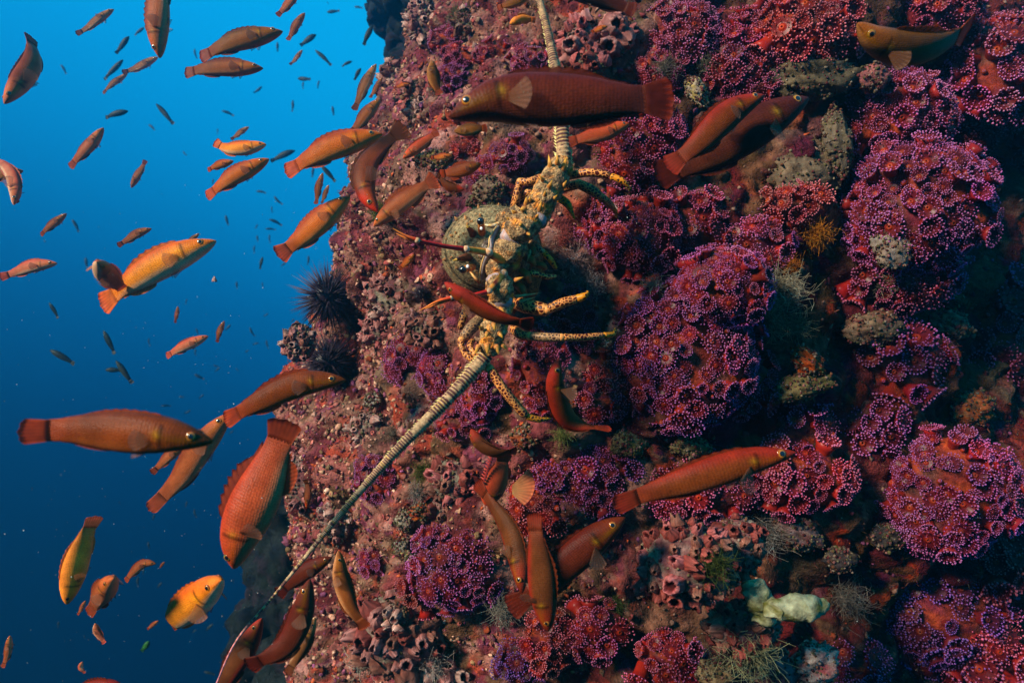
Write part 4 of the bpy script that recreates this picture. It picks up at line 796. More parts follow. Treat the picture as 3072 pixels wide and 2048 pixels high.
 ('maroon fish with swept tail beside the thin antenna end', [(930, 1735), (905, 1840), (860, 1930), (744, 1998)], .68, 'maroon', 'l', .255, 1., 1.2, 1.),
 ('pale greenish fish half hidden behind the maroon one', [(945, 1850), (910, 1930), (862, 2020)], .78, 'grey', 'r', .26),
 ('olive maroon fish rising at the bottom by the antenna end', [(786, 1853), (745, 1930), (690, 2020), (650, 2110)], .88, 'redbelly', 'l', .26),
 ('slender brown fish hanging before the lower wall', [(1015, 1650), (1022, 1730), (1050, 1810), (1098, 1882)], .84, 'brown', 'r', .235, 1., 1.2),
 ('tiny red fish diving before the lower wall edge', [(920, 1526), (924, 1480), (916, 1438)], 1.0, 'redhead', 'l', .25),
 # ---- over the lobster and the lower reef
 ('red orange fish crossing in front of the lobster', [(1333, 846), (1390, 890), (1480, 940), (1600, 972)], .74, 'red', 'ut', .235, .7, 1.5, .8),
 ('red fish curled like a hook right of the lobster leg', [(1676, 1072), (1664, 1150), (1690, 1235), (1740, 1275), (1830, 1284)], (.80, .84), 'red', 'lT', .235, .8, 1., 1.3),
 ('dim reddish fish curled above the scorpionfish', [(1412, 1286), (1440, 1330), (1490, 1352), (1552, 1350)], .92, 'redbelly', 'ut', .30, 1., 1.2, 1.2),
 ('faint dull orange fish near the upper urchin', [(1243, 764), (1222, 784), (1198, 806)], 1.08, 'orange', 'u', .36),
 ('leftmost of the three red fish, bent like a sickle', [(1566, 1780), (1556, 1690), (1530, 1590), (1490, 1520), (1433, 1448)], (.74, .80), 'redbelly', 'rt', .215, .7, 1., .7),
 ('brown backed fish diving in the middle of the red trio', [(1645, 1894), (1628, 1780), (1620, 1660), (1604, 1540)], .66, 'redbelly', 'rT', .29, .8, .8, 1.5),
 ('rightmost of the three red fish, angled up right', [(1876, 1551), (1770, 1630), (1650, 1730), (1527, 1826)], .80, 'maroon', 'u', .245, 1., 1.1, 1.3),
 ('long red backed fish side on at lower right centre', [(2390, 1356), (2220, 1388), (2040, 1450), (1846, 1520)], .66, 'red', 'u', .19, .8, .9, 1.3),
]
for a in SWIM:
    lab, pth, d, pal, up, hr = a[:6]; rest = a[6:]
    lenpx = sum(math.dist(pth[i], pth[i + 1]) for i in range(len(pth) - 1)); kw = dict(zip(('fins', 'tailw', 'pec'), rest))
    ir = (.02, .30, .10) if lab.startswith('large coral') else ((.55, .30, .03) if pal in ('olive', 'orange', 'dark') else (.66, .14, .02))
    fish(lab, pth, d, pal, up, hr, iris=ir, **kw)
# ---- far and tiny fish in the blue
MIDF = [('fat dark silhouette of a fish near the top, right of the olive pair', (949, 104), (901, 137), 3.0, .36), ('dark teal fish left of the slender grey fish', (370, 179), (314, 240), 2.6, .22), ('dark grey fish above the slender pair at top left', (388, 109), (348, 161), 2.4, .27),
 ('small teal fish between two brown fish at top left', (433, 83), (405, 107), 4., .26), ('teal fish with tail down right of the brown rising fish', (945, 150), (993, 196), 3., .22), ('dark grey fish floating level in the upper left water', (385, 333), (316, 353), 2.3, .30),
 ('slim teal fish pointing up left in the middle of the upper water', (468, 311), (520, 372), 2.7, .22), ('blurry teal fish ahead of the orange brown fish snout', (886, 451), (812, 483), 2.8, .26), ('dark teal fish pair member under the large olive orange fish', (963, 497), (1006, 545), 2.4, .26),
 ('dark brown fish against bright water beside the wall top', (1118, 76), (1091, 135), 2.2, .27), ('teal fish in bright water left of the long grey olive fish', (1083, 205), (1063, 240), 2.8, .32), ('small teal fish far left of the wall top', (1057, 184), (1026, 200), 3.2, .3),
 ('brown teal fish with spread fins at the left, below pink fish', (148, 907), (174, 955), 2.2, .24), ('dark teal fish hanging alone in the left middle water', (311, 990), (342, 1062), 2.2, .23), ('dark teal fish slanting down at the far left middle', (150, 1049), (222, 1092), 2.2, .25),
 ('dark teal fish, vertical one of a crossing pair', (348, 1081), (396, 1149), 2.2, .25), ('dark teal fish, level one of a crossing pair', (316, 1110), (366, 1112), 2.4, .34), ('small brown fish near the wall below the olive orange fish', (788, 770), (780, 807), 2.6, .26)]
for lab, h, t, d, hr in MIDF: fish(lab, [h, ((h[0] + t[0]) / 2, (h[1] + t[1]) / 2 - 2), t], d, 'teal', 'u' if abs(h[0] - t[0]) > abs(h[1] - t[1]) * .6 else 'l', hr, small=True, group='dark fish in the blue water')
SPEC = [(183, 194, 198, 222), (888, 233, 936, 241), (911, 244, 908, 268), (958, 240, 953, 266), (832, 126, 833, 155), (583, 146, 590, 176), (786, 257, 762, 281), (879, 300, 876, 335), (997, 318, 1001, 346), (666, 333, 701, 346), (442, 372, 468, 392),
 (547, 453, 562, 468), (653, 386, 652, 402), (640, 536, 638, 553), (767, 573, 799, 579), (821, 588, 847, 614), (815, 618, 817, 638), (677, 645, 684, 675), (808, 658, 845, 675), (775, 673, 764, 685), (980, 37, 1019, 33), (980, 7, 986, 14), (941, 501, 936, 531), (1061, 20, 1089, 26),
 (218, 658, 235, 695), (257, 772, 261, 805), (446, 1014, 449, 1038), (562, 896, 556, 912), (692, 973, 677, 990), (749, 981, 763, 1008), (588, 984, 594, 1004), (587, 1045, 586, 1066), (771, 705, 773, 725), (808, 703, 810, 730), (797, 687, 826, 688), (860, 788, 841, 797), (710, 844, 711, 866),
 (786, 846, 790, 862), (926, 766, 923, 795), (764, 736, 762, 760), (806, 940, 790, 948), (884, 956, 872, 966), (778, 1028, 758, 1034), (748, 1050, 734, 1056), (798, 1020, 806, 1046), (660, 1100, 645, 1114), (706, 1104, 716, 1112), (584, 1122, 611, 1137), (535, 1190, 553, 1190), (612, 1182, 597, 1196), (484, 1216, 512, 1218), (572, 1230, 553, 1240),
 (700, 1290, 688, 1302), (138, 728, 130, 715), (583, 1525, 588, 1552), (463, 1540, 458, 1560), (445, 1624, 447, 1646), (432, 1706, 428, 1722), (416, 1726, 412, 1760), (486, 1746, 472, 1762), (562, 1502, 556, 1520), (358, 1502, 360, 1512), (176, 1862, 174, 1880), (252, 1902, 254, 1914), (640, 1870, 618, 1890), (592, 1886, 575, 1898), (700, 1735, 702, 1748), (668, 1842, 672, 1852), (610, 2014, 645, 2022), (50, 1255, 52, 1262), (97, 1460, 96, 1470), (640, 1095, 655, 1100)]
ANCH = [(724, 133, 'large dark olive fish'), (672, 212, 'pinkish brown fish at top'), (479, 60, 'fish diving from the top edge'), (280, 65, 'brown fish with white stripe'), (262, 446, 'grey pink fish with dark tail'), (720, 440, 'bright golden fish'), (415, 522, 'small diving brown fish'), (712, 530, 'orange brown fish under the golden one'), (475, 815, 'large golden fish'), (950, 664, 'olive orange fish at wall edge'), (560, 1036, 'small pink orange fish'), (330, 1050, 'dark teal crossing pair'), (90, 805, 'pink orange fish at far left'), (160, 670, 'brown grey fish at far left'), (860, 1180, 'orange brown fish by the urchin'), (350, 1300, 'nearest dark orange fish'), (760, 1500, 'large coral red diving fish'), (240, 1680, 'pale orange diving fish'), (575, 1810, 'fat golden fish'), (420, 1710, 'bow shaped small fish'), (700, 1950, 'olive maroon fish at bottom'), (930, 90, 'fish rising near the top'), (1000, 460, 'large olive orange fish'), (1090, 100, 'top of the wall edge'), (1095, 262, 'long grey olive fish')]
sm_variants = []
for x0, y0, x1, y1 in SPEC:
    Lp = math.hypot(x1 - x0, y1 - y0); d = float(np.clip(.085 / (max(Lp, 12) / 2048), 2.6, 5.2)); row = 'above the golden fish' if y0 < 440 else ('level with the wall edge' if y0 < 1150 else 'near the bottom')
    key = len(sm_variants) < 3
    if key:
        o = fish('', [(1536 - 40, 1024), (1536, 1024 + (len(sm_variants) - 1) * 5), (1536 + 40, 1024)], 1., 'teal', 'u', (.25, .3, .22)[len(sm_variants)], small=True, group=None); sm_variants.append(o.data); bpy.data.objects.remove(o)
    me = sm_variants[int(rng.integers(0, len(sm_variants)))]; o = obj('fish', me, None, P((x0 + x1) / 2, (y0 + y1) / 2, d)); a = math.atan2(-(y1 - y0), x1 - x0); o.rotation_euler = (0, -a, float(rng.uniform(-.5, .5))); s = Lp * PX(d) / (80 * PX(1.)); o.scale = (s, s, s)
    ax, ay, an_ = min(ANCH, key=lambda q: math.hypot(q[0] - x0, q[1] - y0)); dx, dy = x0 - ax, y0 - ay
    wd = (('above' if dy < 0 else 'below') + (' left of' if dx < -abs(dy) * .4 else ' right of' if dx > abs(dy) * .4 else '')) if abs(dy) > abs(dx) * .4 else ('left of' if dx < 0 else 'right of')
    pos_ = 'upright' if abs(y1 - y0) > 1.6 * abs(x1 - x0) else ('level' if abs(y1 - y0) < .45 * abs(x1 - x0) else 'slanting'); tag(o, 'tiny dark ' + pos_ + ' fish ' + wd + ' the ' + an_, 'fish', 'tiny far fish in the blue')
dup_ = {}
for o in [q for q in COLL.objects if q.get('group') == 'tiny far fish in the blue']: dup_.setdefault(o['label'], []).append(o)
for lab_, os_ in dup_.items():
    if len(os_) > 1:
        os_.sort(key=lambda q: -q.location.z / q.location.y); words = ('upper', 'lower') if len(os_) == 2 else ('uppermost', 'middle', 'lowest')
        for w_, q in zip(words, os_): q['label'] = w_ + ' ' + lab_
fish('small green fish far down in the dark water', [(448, 1922), (436, 1938), (424, 1952)], 2.4, 'green', 'u', .5, small=True, group=None)

# ================================================================== SCORPIONFISH on the wall
sc = fish('spiny red mottled scorpionfish resting on the wall with striped fin', [(1455, 1515), (1480, 1460), (1500, 1410), (1512, 1360)], 1.0, 'coral', 'lT', .52, 1.0, 1., 1.2, cat='scorpionfish', group=None, name='scorpionfish')
for i in range(9):
    b = P(1452 + i * 3, 1448 - i * 9, .985); tip = P(1438 + i * 3, 1438 - i * 9, .975); V, F = cone(b, tip, .0022, 6); obj('dorsal_spine', mesh('dorsal_spine', V - np.array(sc.location), [F], np.full((len(V), 3), (.42, .05, .04)), None, [M_HORN]), sc)
g = np.linspace(-1.0, .75, 21); a0 = P(1532, 1468, .97); R_ = np.array([a0 + np.array([.002, 0, .006 * x]) for x in np.linspace(-1, 1, 21)]); T_ = np.array([a0 + .034 * np.array([np.cos(x), -.25, np.sin(x) + .25]) for x in g])
fm_ = fin_mesh('striped_fin', R_ - np.array(sc.location), T_ - np.array(sc.location), (.45, .22, .08), (.5, .12, .05), M_FIN, th=.0005, m=9); obj('striped_fin', fm_, sc)

# ================================================================== THE SPINY LOBSTER
LO = P(1500, 780, 1.02); lob = thing('spiny_lobster', 'large spiny lobster clinging to the wall, thick ringed antennae and leopard spotted legs', 'lobster', LO)
def lp(name, V, F, col, mat, parent=lob):
    c = np.asarray(col, float); c = np.tile(c, (len(V), 1)) if c.ndim == 1 else c
    return obj(name, mesh(name, np.asarray(V) - LO, F if isinstance(F, list) else [F], c, None, [mat]), parent)
def seg(name, pts, rad, col, mat, parent=lob, n=24, m=16, lumpy=.0, bulge=0., flat=1., col2=None, cscale=120., hint=(0, -1, 0)):
    """one shell segment: pts (px, py, d), rad in pixels at those points"""
    path = catmull([P(*p) for p in pts], n); dd = path[:, 1]; r = np.interp(np.linspace(0, 1, n), np.linspace(0, 1, len(rad)), rad) * PX(dd)
    e = np.linspace(0, 1, n); r = r * np.minimum(1, np.minimum((e * 14 + .25) ** .5, ((1 - e) * 14 + .25) ** .5)) * (1 + bulge * np.sin(np.pi * e))
    V, F, S_, A_ = tube(path, r, m, hint=hint, flat=flat)
    if lumpy:
        q = (fbm(V * 150, 3, 3) - .5) + (.8 * (.45 - cell(V * 110, 7)[0]) + .5 * (.45 - cell(V * 260, 8)[0]) if lumpy > .002 else 0); cen = np.repeat(path, m, 0); N = V - cen; N /= np.linalg.norm(N, axis=1)[:, None] + 1e-9; V = V + N * (q * lumpy)[:, None]
    V = capped(V, n, m); c = np.tile(np.asarray(col, float), (len(V), 1))
    if col2 is not None: w = np.clip((fbm(V * cscale, 3, 21) - (.55 if mat is M_ARMOR else .48)) * 8, 0, 1)[:, None]; c = c * (1 - w) + np.asarray(col2) * w
    if mat is M_ARMOR: w = np.clip((fbm(V * 140, 3, 33) - .52) * 9, 0, 1)[:, None] * .8; c = c * (1 - w) + np.array([.05, .032, .022]) * w; ee = np.repeat(np.linspace(0, 1, n), m)[:, None]; w = np.clip(np.maximum(.13 - ee, ee - .87) * 12, 0, 1) * .8; c = c * (1 - w) + np.array([.46, .20, .06]) * w
    return lp(name, V, F, c, mat, parent)
GREY = (.33, .195, .085); GREY2 = (.62, .20, .025); LIL = (.24, .185, .185)
sm_ = lambda x: np.clip(.45 - x, 0, 1)
# carapace: a silted dome seen head on, with the groove near its rim
V, F, N = ellipsoid((0, 0, 0), (1, 1, 1), 120, 80); cc = P(1476, 758, 1.04)
fv = 1 + .05 * (fbm(N * 3, 3, 2) - .5) + .012 * (fbm(N * 20, 3, 2) - .5)
rho = np.hypot(N[:, 0], N[:, 2]) + .03 * (fbm(N * 4, 2, 44) - .5); gv = np.exp(-((rho - .885) / .018) ** 2) * (N[:, 1] < 0) * sm_(N[:, 0]); fv = fv - .03 * gv
td, tid = cell(N * 11, 3); fv = fv + .022 * (tid > .80) * np.clip(1 - td / .32, 0, 1)
V = N * fv[:, None] * np.array([150 * PX(1.04), .10, 137 * PX(1.04)]) + cc
c = np.tile((.25, .175, .085), (len(V), 1)); w = np.clip((fbm(N * 6, 3, 6) - .45) * 5, 0, 1)[:, None]; c = c * (1 - .5 * w) + np.array((.13, .115, .06)) * .5 * w
w = np.clip((fbm(N * 26, 2, 8) - .66) * 9, 0, 1)[:, None]; c = c * (1 - w) + np.array((.05, .04, .03)) * w; w = ((tid > .80) * np.clip(1.3 - td / .25, 0, 1))[:, None]; c = c * (1 - w) + np.array((.42, .16, .04)) * w
w = np.clip((fbm(N * 4 + 3, 3, 71) - .5) * 6, 0, 1)[:, None] * .6; c = c * (1 - w) + np.array((.20, .125, .06)) * w; c = c * (1 - .75 * np.clip(gv * 1.6, 0, 1))[:, None]
cara = lp('carapace', V, F, c, M_CARA)
mbg = MB(); r5 = np.random.default_rng(5)
for k in range(900):
    i = int(r5.integers(0, len(V)))
    if N[i, 1] > .15: continue
    b_ = V[i]; l_ = r5.uniform(.0015, .005) * (1.6 if rho[i] > .9 else .7); Vs, Fs = cone(b_, b_ + unit(N[i] + r5.normal(0, .6, 3)) * l_, .00035, 3); mbg.add(Vs, Fs, np.array((.17, .14, .07)) * r5.uniform(.4, 1.6))
o = obj('silt_fuzz', mbg.mesh('silt_fuzz', [M_TUFT], center=LO), cara); o['kind'] = 'stuff'
r4 = np.random.default_rng(11)
for k in range(46):
    u = unit(np.array([-.55, -.75, .1]) + r4.normal(0, .55, 3))
    if u[1] > -.05: continue
    b = cc + u * np.array([150 * PX(1.04), .10, 137 * PX(1.04)]) * .985; sp = r4.uniform(.0025, .0055); Vs, Fs = cone(b, b + unit(u + np.array([0, -.8, 0])) * sp * 1.7, sp * .62, 8); uu = np.concatenate([np.zeros(8), [1]])[:, None]; lp('spine', Vs, Fs, np.array((.16, .10, .05)) * (1 - uu) + np.array((.44, .17, .04)) * uu, M_HORN, cara)
# core of the head and mouth
V, F, N = ellipsoid((0, 0, 0), (1, 1, 1), 44, 30); q = 1 + .22 * (fbm(N * 5, 3, 2) - .5)
w = np.clip((fbm(N * 7, 3, 9) - .5) * 7, 0, 1)[:, None]; lp('head', N * q[:, None] * np.array([88, 110, 150]) * PX(1.) + P(1545, 790, 1.03), F, np.array((.26, .085, .022)) * (1 - w) + np.array((.09, .022, .010)) * w, M_ARMOR)
seg('face_plate', [(1500, 672, .955), (1478, 711, .935), (1472, 745, .928), (1452, 790, .935), (1446, 842, .955)], [7, 10, 10, 10, 7], (.22, .18, .18), M_LILAC, n=30, flat=.8, col2=(.22, .2, .2))
seg('face_rim', [(1494, 672, .945), (1470, 711, .925), (1466, 740, .919), (1446, 788, .925), (1438, 845, .948)], [2.2, 2.6, 2.6, 2.6, 2], (.50, .30, .11), M_HORN, n=30)
seg('brow_ridge', [(1452, 676, .95), (1475, 676, .945), (1498, 670, .95)], [4, 4, 6], (.75, .42, .14), M_HORN, col2=(.85, .65, .4))
seg('brow_ridge', [(1410, 812, .95), (1428, 835, .948), (1440, 850, .955)], [4, 5, 5], (.70, .36, .12), M_HORN, col2=(.25, .06, .02))
seg('snout', [(1460, 700, .96), (1462, 735, .945), (1440, 775, .95)], [16, 20, 14], (.33, .25, .19), M_ARMOR, lumpy=.003, col2=(.52, .22, .07))
for (pts, rad) in [([(1428, 722, .965), (1418, 700, .945), (1402, 679, .925)], [13, 12, 4]), ([(1420, 772, .965), (1395, 772, .94), (1367, 779, .915)], [13, 12, 4])]:
    h = seg('horn', pts, rad, (.055, .022, .016), M_HORN, col2=(.16, .04, .015), lumpy=.0015)
    t = P(*pts[-1]); b = P(*pts[-2]); V, F = cone(b + (t - b) * .55, t + (t - b) * .35, 7 * PX(.93), 9); lp('tip', V, F, (.66, .36, .05), M_HORN, h)
V, F = cone(P(1416, 694, .94), P(1407, 674, .925), 5 * PX(.93), 8); lp('horn', V, F, (.66, .36, .05), M_HORN)
for (e, s0, wsp) in [((1442, 664, .915), (1447, 704, .95), (1444, 685, .918)), ((1389, 809, .915), (1418, 800, .95), (1403, 799, .915))]:
    es = seg('eye_stalk', [s0, ((e[0] + s0[0]) / 2, (e[1] + s0[1]) / 2, .93), e], [12, 11.5, 9], (.62, .19, .035), M_HORN, col2=(.30, .07, .02))
    V, F, N = ellipsoid(P(*e), (11.5 * PX(.915),) * 3, 26, 18); lp('eyeball', V, F, (.006, .005, .005), M_PUPIL, es)
    V, F, N = ellipsoid(P(*wsp), (4.6 * PX(.915), 3 * PX(.9), 5.5 * PX(.915)), 12, 8); lp('white_spot', V, F, (.86, .80, .70), M_EYE, es)
# antennules: orange-maroon joints, red rods
def antennule(segs, joints, rod, tips):
    path = catmull([P(*p) for p in rod], 24); r = np.linspace(7.5, 6, 24) * PX(path[:, 1]); V, F, S_, A_ = tube(path, r, 12, hint=(0, 0, 1)); V = capped(V, 24, 12)
    a = lp('antennule', V, F, (.46, .014, .010), M_RED)
    for pts, rad in segs: seg('segment', pts, rad, (.60, .20, .025), M_RED, a, col2=(.13, .02, .01), cscale=55)
    for (x, y, d, r) in joints: V, F, N = ellipsoid(P(x, y, d), (r * PX(d),) * 3, 16, 11); lp('joint', V, F, np.where((fbm(N * 3 + x, 2, 3) > .5)[:, None], np.array((.46, .31, .21)), np.array((.42, .20, .08))), M_LILAC, a)
    for pts in tips:
        path = catmull([P(*p) for p in pts], 18); r = np.linspace(6.5, .8, 18) * PX(path[:, 1]); V, F, S_, A_ = tube(path, r, 8); u = np.repeat(np.linspace(0, 1, 18), 8)[:, None]; lp('tip', V, F, np.array((.46, .02, .01)) * (1 - u) + np.array((.75, .22, .03)) * u, M_RED, a)
antennule([([(1558, 774, .96), (1520, 784, .93), (1466, 760, .90)], [15, 14, 12]), ([(1466, 758, .90), (1430, 752, .885), (1398, 747, .87)], [12, 10, 9])],
          [(1466, 757, .895, 14), (1399, 747, .868, 11), (1252, 721, .83, 9)], [(1398, 747, .87), (1330, 738, .85), (1252, 721, .83)],
          [[(1252, 720, .83), (1215, 706, .825), (1178, 685, .82)], [(1252, 722, .832), (1222, 716, .83), (1188, 700, .828)]])
antennule([([(1552, 792, .96), (1530, 806, .935), (1510, 820, .91)], [14, 12, 11]), ([(1510, 820, .91), (1490, 848, .90), (1468, 872, .89)], [11, 10, 9])],
          [(1511, 820, .908, 13), (1468, 872, .888, 10), (1354, 893, .86, 7)], [(1466, 874, .89), (1410, 888, .875), (1354, 893, .86)],
          [[(1354, 893, .86), (1310, 905, .855), (1258, 932, .85)], [(1354, 895, .862), (1312, 912, .858), (1275, 926, .855)]])
# the two great antennae: ringed whip, thick spiny base segments
def antenna(path_, wid, segs, cuffs, spines, npts):
    path = catmull([P(*p) for p in path_], npts); n = len(path); s = np.concatenate([[0], np.cumsum(np.linalg.norm(np.diff(path, axis=0), axis=1))])
    ip = np.linspace(0, 1, len(wid)); u = s / s[-1]; r = np.interp(u, ip, wid) * .5 * PX(path[:, 1]); ring = np.cumsum(np.gradient(s) / np.maximum(r * .46, .001)); ph = ring % 1
    rr = .82 * r * (1 + .05 * (vnoise(np.stack([ring * 2.3, ring * 0, ring * 0], 1), 9) - .5)) * (1 + .05 * np.where(ph < .5, 1 - (ph / .5 - .5) ** 2 * 4, -.4)); V, F, S_, A_ = tube(path, rr, 18, hint=(.3, -.8, .5)); PH = np.repeat(ph, 18); idn = np.repeat(np.floor(ring), 18)
    q = V * 60; nz = fbm(q, 3, 5); half = np.cos(A_ + .8 + 1.5 * (nz - .5))
    cr = np.array([(.36, .22, .11)]) * (.7 + .6 * nz[:, None]); dk = np.array([(.075, .026, .022)]); fm2 = ((PH > .36) & (PH < 1.1) & (half > -.45) & (nz > .34 + .2 * vnoise(np.stack([idn * .31, idn * 0, idn * 0], 1), 3)))[:, None]; c = np.where(fm2, dk, cr); c = np.where(((PH > .3) & (PH <= .42))[:, None] & (nz[:, None] > .55), np.array([(.34, .20, .04)]), c)
    uu = np.repeat(u, 18)[:, None]; tipc = np.array([(.50, .16, .16)]); k = sm(uu, .80, .93) if path_[0][1] > 700 else 0 * uu; c = c * (1 - k) + (tipc * np.where(PH[:, None] > .5, .7, 1.2)) * k
    a = lp('antenna', capped(V, n, 18), F, c, M_FLAG)
    mb = MB(); T = np.gradient(path, axis=0); T /= np.linalg.norm(T, axis=1)[:, None]
    for i in range(3, n - 2, 3):
        for sgn in (-1, 1):
            if rng.uniform() < .55 and u[i] < .93: side = unit(np.cross(T[i], [0, 1, 0])) * sgn; b = path[i] + side * rr[i] * .92; V, F = cone(b, b + side * rr[i] * rng.uniform(.25, .5) + T[i] * rr[i] * .4, rr[i] * .13 + .0002, 4); mb.add(V, F, (.50, .42, .16))
    st = obj('bristles', mb.mesh('bristles', [M_HORN], center=LO), a); st['kind'] = 'stuff'
    for nm, pts, rad, flat in segs: seg(nm, pts, rad, GREY, M_ARMOR, a, n=40, m=32, lumpy=.0045, col2=GREY2, cscale=95, flat=flat)
    for (x, y, d, rx, rd, rz) in cuffs:
        V, F, N = ellipsoid(P(x, y, d), np.array([rx, rd, rz]) * PX(d), 32, 22); V = V + N * (.0004 * np.sin(N[:, 0] * 6 + N[:, 2] * 9))[:, None]; w = np.clip((fbm(N * 3 + x, 3, 2) - .45) * 4, 0, 1)[:, None]
        lp('joint_membrane', V, F, np.array(LIL) * (1 - w) + np.array((.36, .20, .16)) * w, M_LILAC, a)
    for (x, y, d, tx, ty, r) in spines:
        V, F = cone(P(x, y, d), P(tx, ty, d - .018), r * PX(d), 9); u_ = np.concatenate([np.zeros(9), [1]])[:, None]; lp('spine', V, F, np.array((.34, .11, .03)) * (1 - u_) + np.array((.52, .27, .03)) * u_, M_HORN, a)
antenna([(1692, 500, .955), (1690, 440, .955), (1682, 330, .965), (1668, 222, .985), (1642, 90, 1.0), (1618, 0, 1.01), (1590, -110, 1.03)], [56, 48, 44, 34, 26, 23, 20], [
  ('base_segment', [(1500, 745, .945), (1530, 748, .925), (1562, 740, .94)], [34, 42, 30], 1.), ('base_segment', [(1540, 704, .935), (1565, 682, .915), (1602, 655, .925)], [44, 46, 40], 1.), ('base_segment', [(1500, 665, .96), (1530, 655, .95), (1560, 640, .955)], [26, 32, 28], 1.),
  ('base_segment', [(1592, 672, .94), (1622, 610, .925), (1660, 545, .93), (1692, 482, .945)], [46, 44, 42, 34], 1.)],
 [(1536, 710, .918, 36, 22, 31), (1608, 660, .918, 32, 22, 26)],
 [(1652, 506, .925, 1645, 462, 10), (1690, 506, .92, 1699, 470, 11), (1706, 520, .93, 1722, 497, 9), (1672, 490, .915, 1672, 464, 9), (1648, 560, .905, 1658, 538, 8), (1580, 612, .92, 1578, 590, 10), (1590, 604, .915, 1590, 586, 8), (1620, 628, .90, 1623, 602, 9), (1572, 628, .91, 1560, 628, 11), (1690, 560, .92, 1700, 540, 8),
  (1660, 598, .915, 1672, 584, 8), (1562, 672, .90, 1560, 676, 8), (1532, 660, .92, 1518, 652, 8), (1585, 700, .90, 1590, 706, 7), (1635, 585, .89, 1636, 570, 7), (1610, 650, .89, 1616, 640, 6), (1628, 540, .91, 1618, 524, 7), (1546, 640, .93, 1534, 630, 8)], 420)
antenna([(1462, 1062, .93), (1430, 1100, .925), (1340, 1200, .905), (1176, 1366, .88), (1024, 1539, .86), (900, 1690, .84), (800, 1812, .82), (735, 1885, .81), (690, 1955, .80), (645, 2060, .79)], [50, 47, 42, 36, 27, 20, 15, 9, 7, 6], [
  ('base_segment', [(1515, 790, .95), (1492, 800, .93), (1476, 812, .94)], [30, 34, 26], 1.), ('base_segment', [(1494, 848, .93), (1500, 868, .915), (1506, 898, .925)], [40, 42, 36], 1.),
  ('base_segment', [(1506, 900, .935), (1494, 945, .925), (1480, 1000, .92), (1464, 1062, .93)], [40, 41, 38, 30], 1.)],
 [(1492, 840, .915, 34, 20, 22), (1508, 903, .915, 29, 20, 22)],
 [(1436, 1040, .915, 1424, 1062, 10), (1462, 1036, .895, 1462, 1066, 11), (1490, 1040, .905, 1496, 1064, 10), (1482, 972, .89, 1484, 992, 9), (1445, 985, .905, 1436, 978, 8), (1500, 1000, .90, 1508, 1014, 9), (1520, 960, .91, 1530, 966, 8), (1462, 1000, .89, 1456, 1012, 8), (1505, 930, .89, 1512, 938, 8), (1548, 840, .90, 1572, 830, 8), (1470, 940, .90, 1460, 946, 8), (1508, 1035, .915, 1522, 1050, 8)], 560)
# legs
def leg(segs, tip=None, tiprad=(10, 1.5), mats=None, jc=(.55, .22, .06)):
    first = None
    for i, (pts, rad) in enumerate(segs):
        mt = (mats[i] if mats else M_LEG); o = seg('leg' if first is None else 'leg_segment', pts, rad, (.6, .4, .2), mt, first or lob, n=26, m=16, lumpy=.0006, flat=.9)
        first = first or o
        if i: V, F, N = ellipsoid(P(*pts[0]), (rad[0] * .92 * PX(pts[0][2]),) * 3, 16, 11); lp('joint', V, F, jc, M_LILAC, first)
    if tip is not None:
        seg('claw', tip, [tiprad[0], tiprad[0] * .85, tiprad[1]], (.6, .5, .1), M_DACT, first, n=20, m=12)
        mb = MB(); pth = catmull([P(*p) for p in tip], 14)
        for k in range(40): i = int(rng.integers(1, 12)); b = pth[i] + rng.normal(0, 1, 3) * tiprad[0] * .35 * PX(.95); V, F = cone(b, b + unit(rng.normal(0, 1, 3) + np.array([.2, -.3, -.7])) * 9 * PX(.95), .0003, 3); mb.add(V, F, (.42, .30, .06))
        o = obj('bristles', mb.mesh('bristles', [M_HORN], center=LO), first); o['kind'] = 'stuff'
    return first
leg([([(1640, 545, 1.0), (1672, 532, .97), (1712, 526, .95)], [15, 14, 14]), ([(1708, 527, .95), (1770, 518, .935), (1832, 527, .93)], [14, 14, 11])], [(1830, 528, .93), (1868, 544, .925), (1896, 574, .93)], (11, 1.5))
leg([([(1640, 590, 1.01), (1690, 565, .985), (1738, 552, .97)], [14, 15, 16]), ([(1736, 552, .97), (1775, 570, .965), (1800, 590, .97)], [16, 18, 15]), ([(1796, 586, .97), (1818, 602, .98), (1838, 622, 1.0)], [14, 13, 10])], [(1836, 620, 1.0), (1846, 635, 1.015), (1850, 655, 1.03)], (8, 1.5))
leg([([(1620, 625, 1.0), (1650, 600, .985), (1674, 592, .97)], [13, 14, 13])], [(1670, 590, .97), (1702, 612, .955), (1725, 660, .96)], (14, 1.5))
leg([([(1540, 640, .99), (1548, 600, .975), (1560, 540, .97)], [14, 15, 11]), ([(1560, 545, .97), (1590, 545, .965), (1640, 530, .97)], [12, 15, 16])], mats=[M_LEG, M_LEG])
leg([([(1556, 592, .99), (1585, 578, .975), (1625, 568, .98)], [13, 14, 14])])
leg([([(1540, 905, .985), (1585, 918, .95), (1648, 932, .93)], [20, 27, 20]), ([(1642, 928, .93), (1690, 908, .925), (1734, 895, .925)], [16, 17, 14])], [(1732, 896, .925), (1752, 888, .92), (1766, 873, .92)], (13, 4), [M_LEG2, M_LEG])
leg([([(1540, 985, .99), (1562, 1003, .96), (1594, 1008, .945)], [16, 17, 15]), ([(1590, 1008, .945), (1640, 1012, .935), (1688, 1012, .93)], [15, 16, 13]), ([(1684, 1012, .93), (1750, 1012, .94), (1812, 1006, .955)], [13, 12, 11])], [(1810, 1006, .955), (1838, 1002, .965), (1848, 984, .97)], (10, 5), [M_LEG2, M_LEGG, M_LEG])
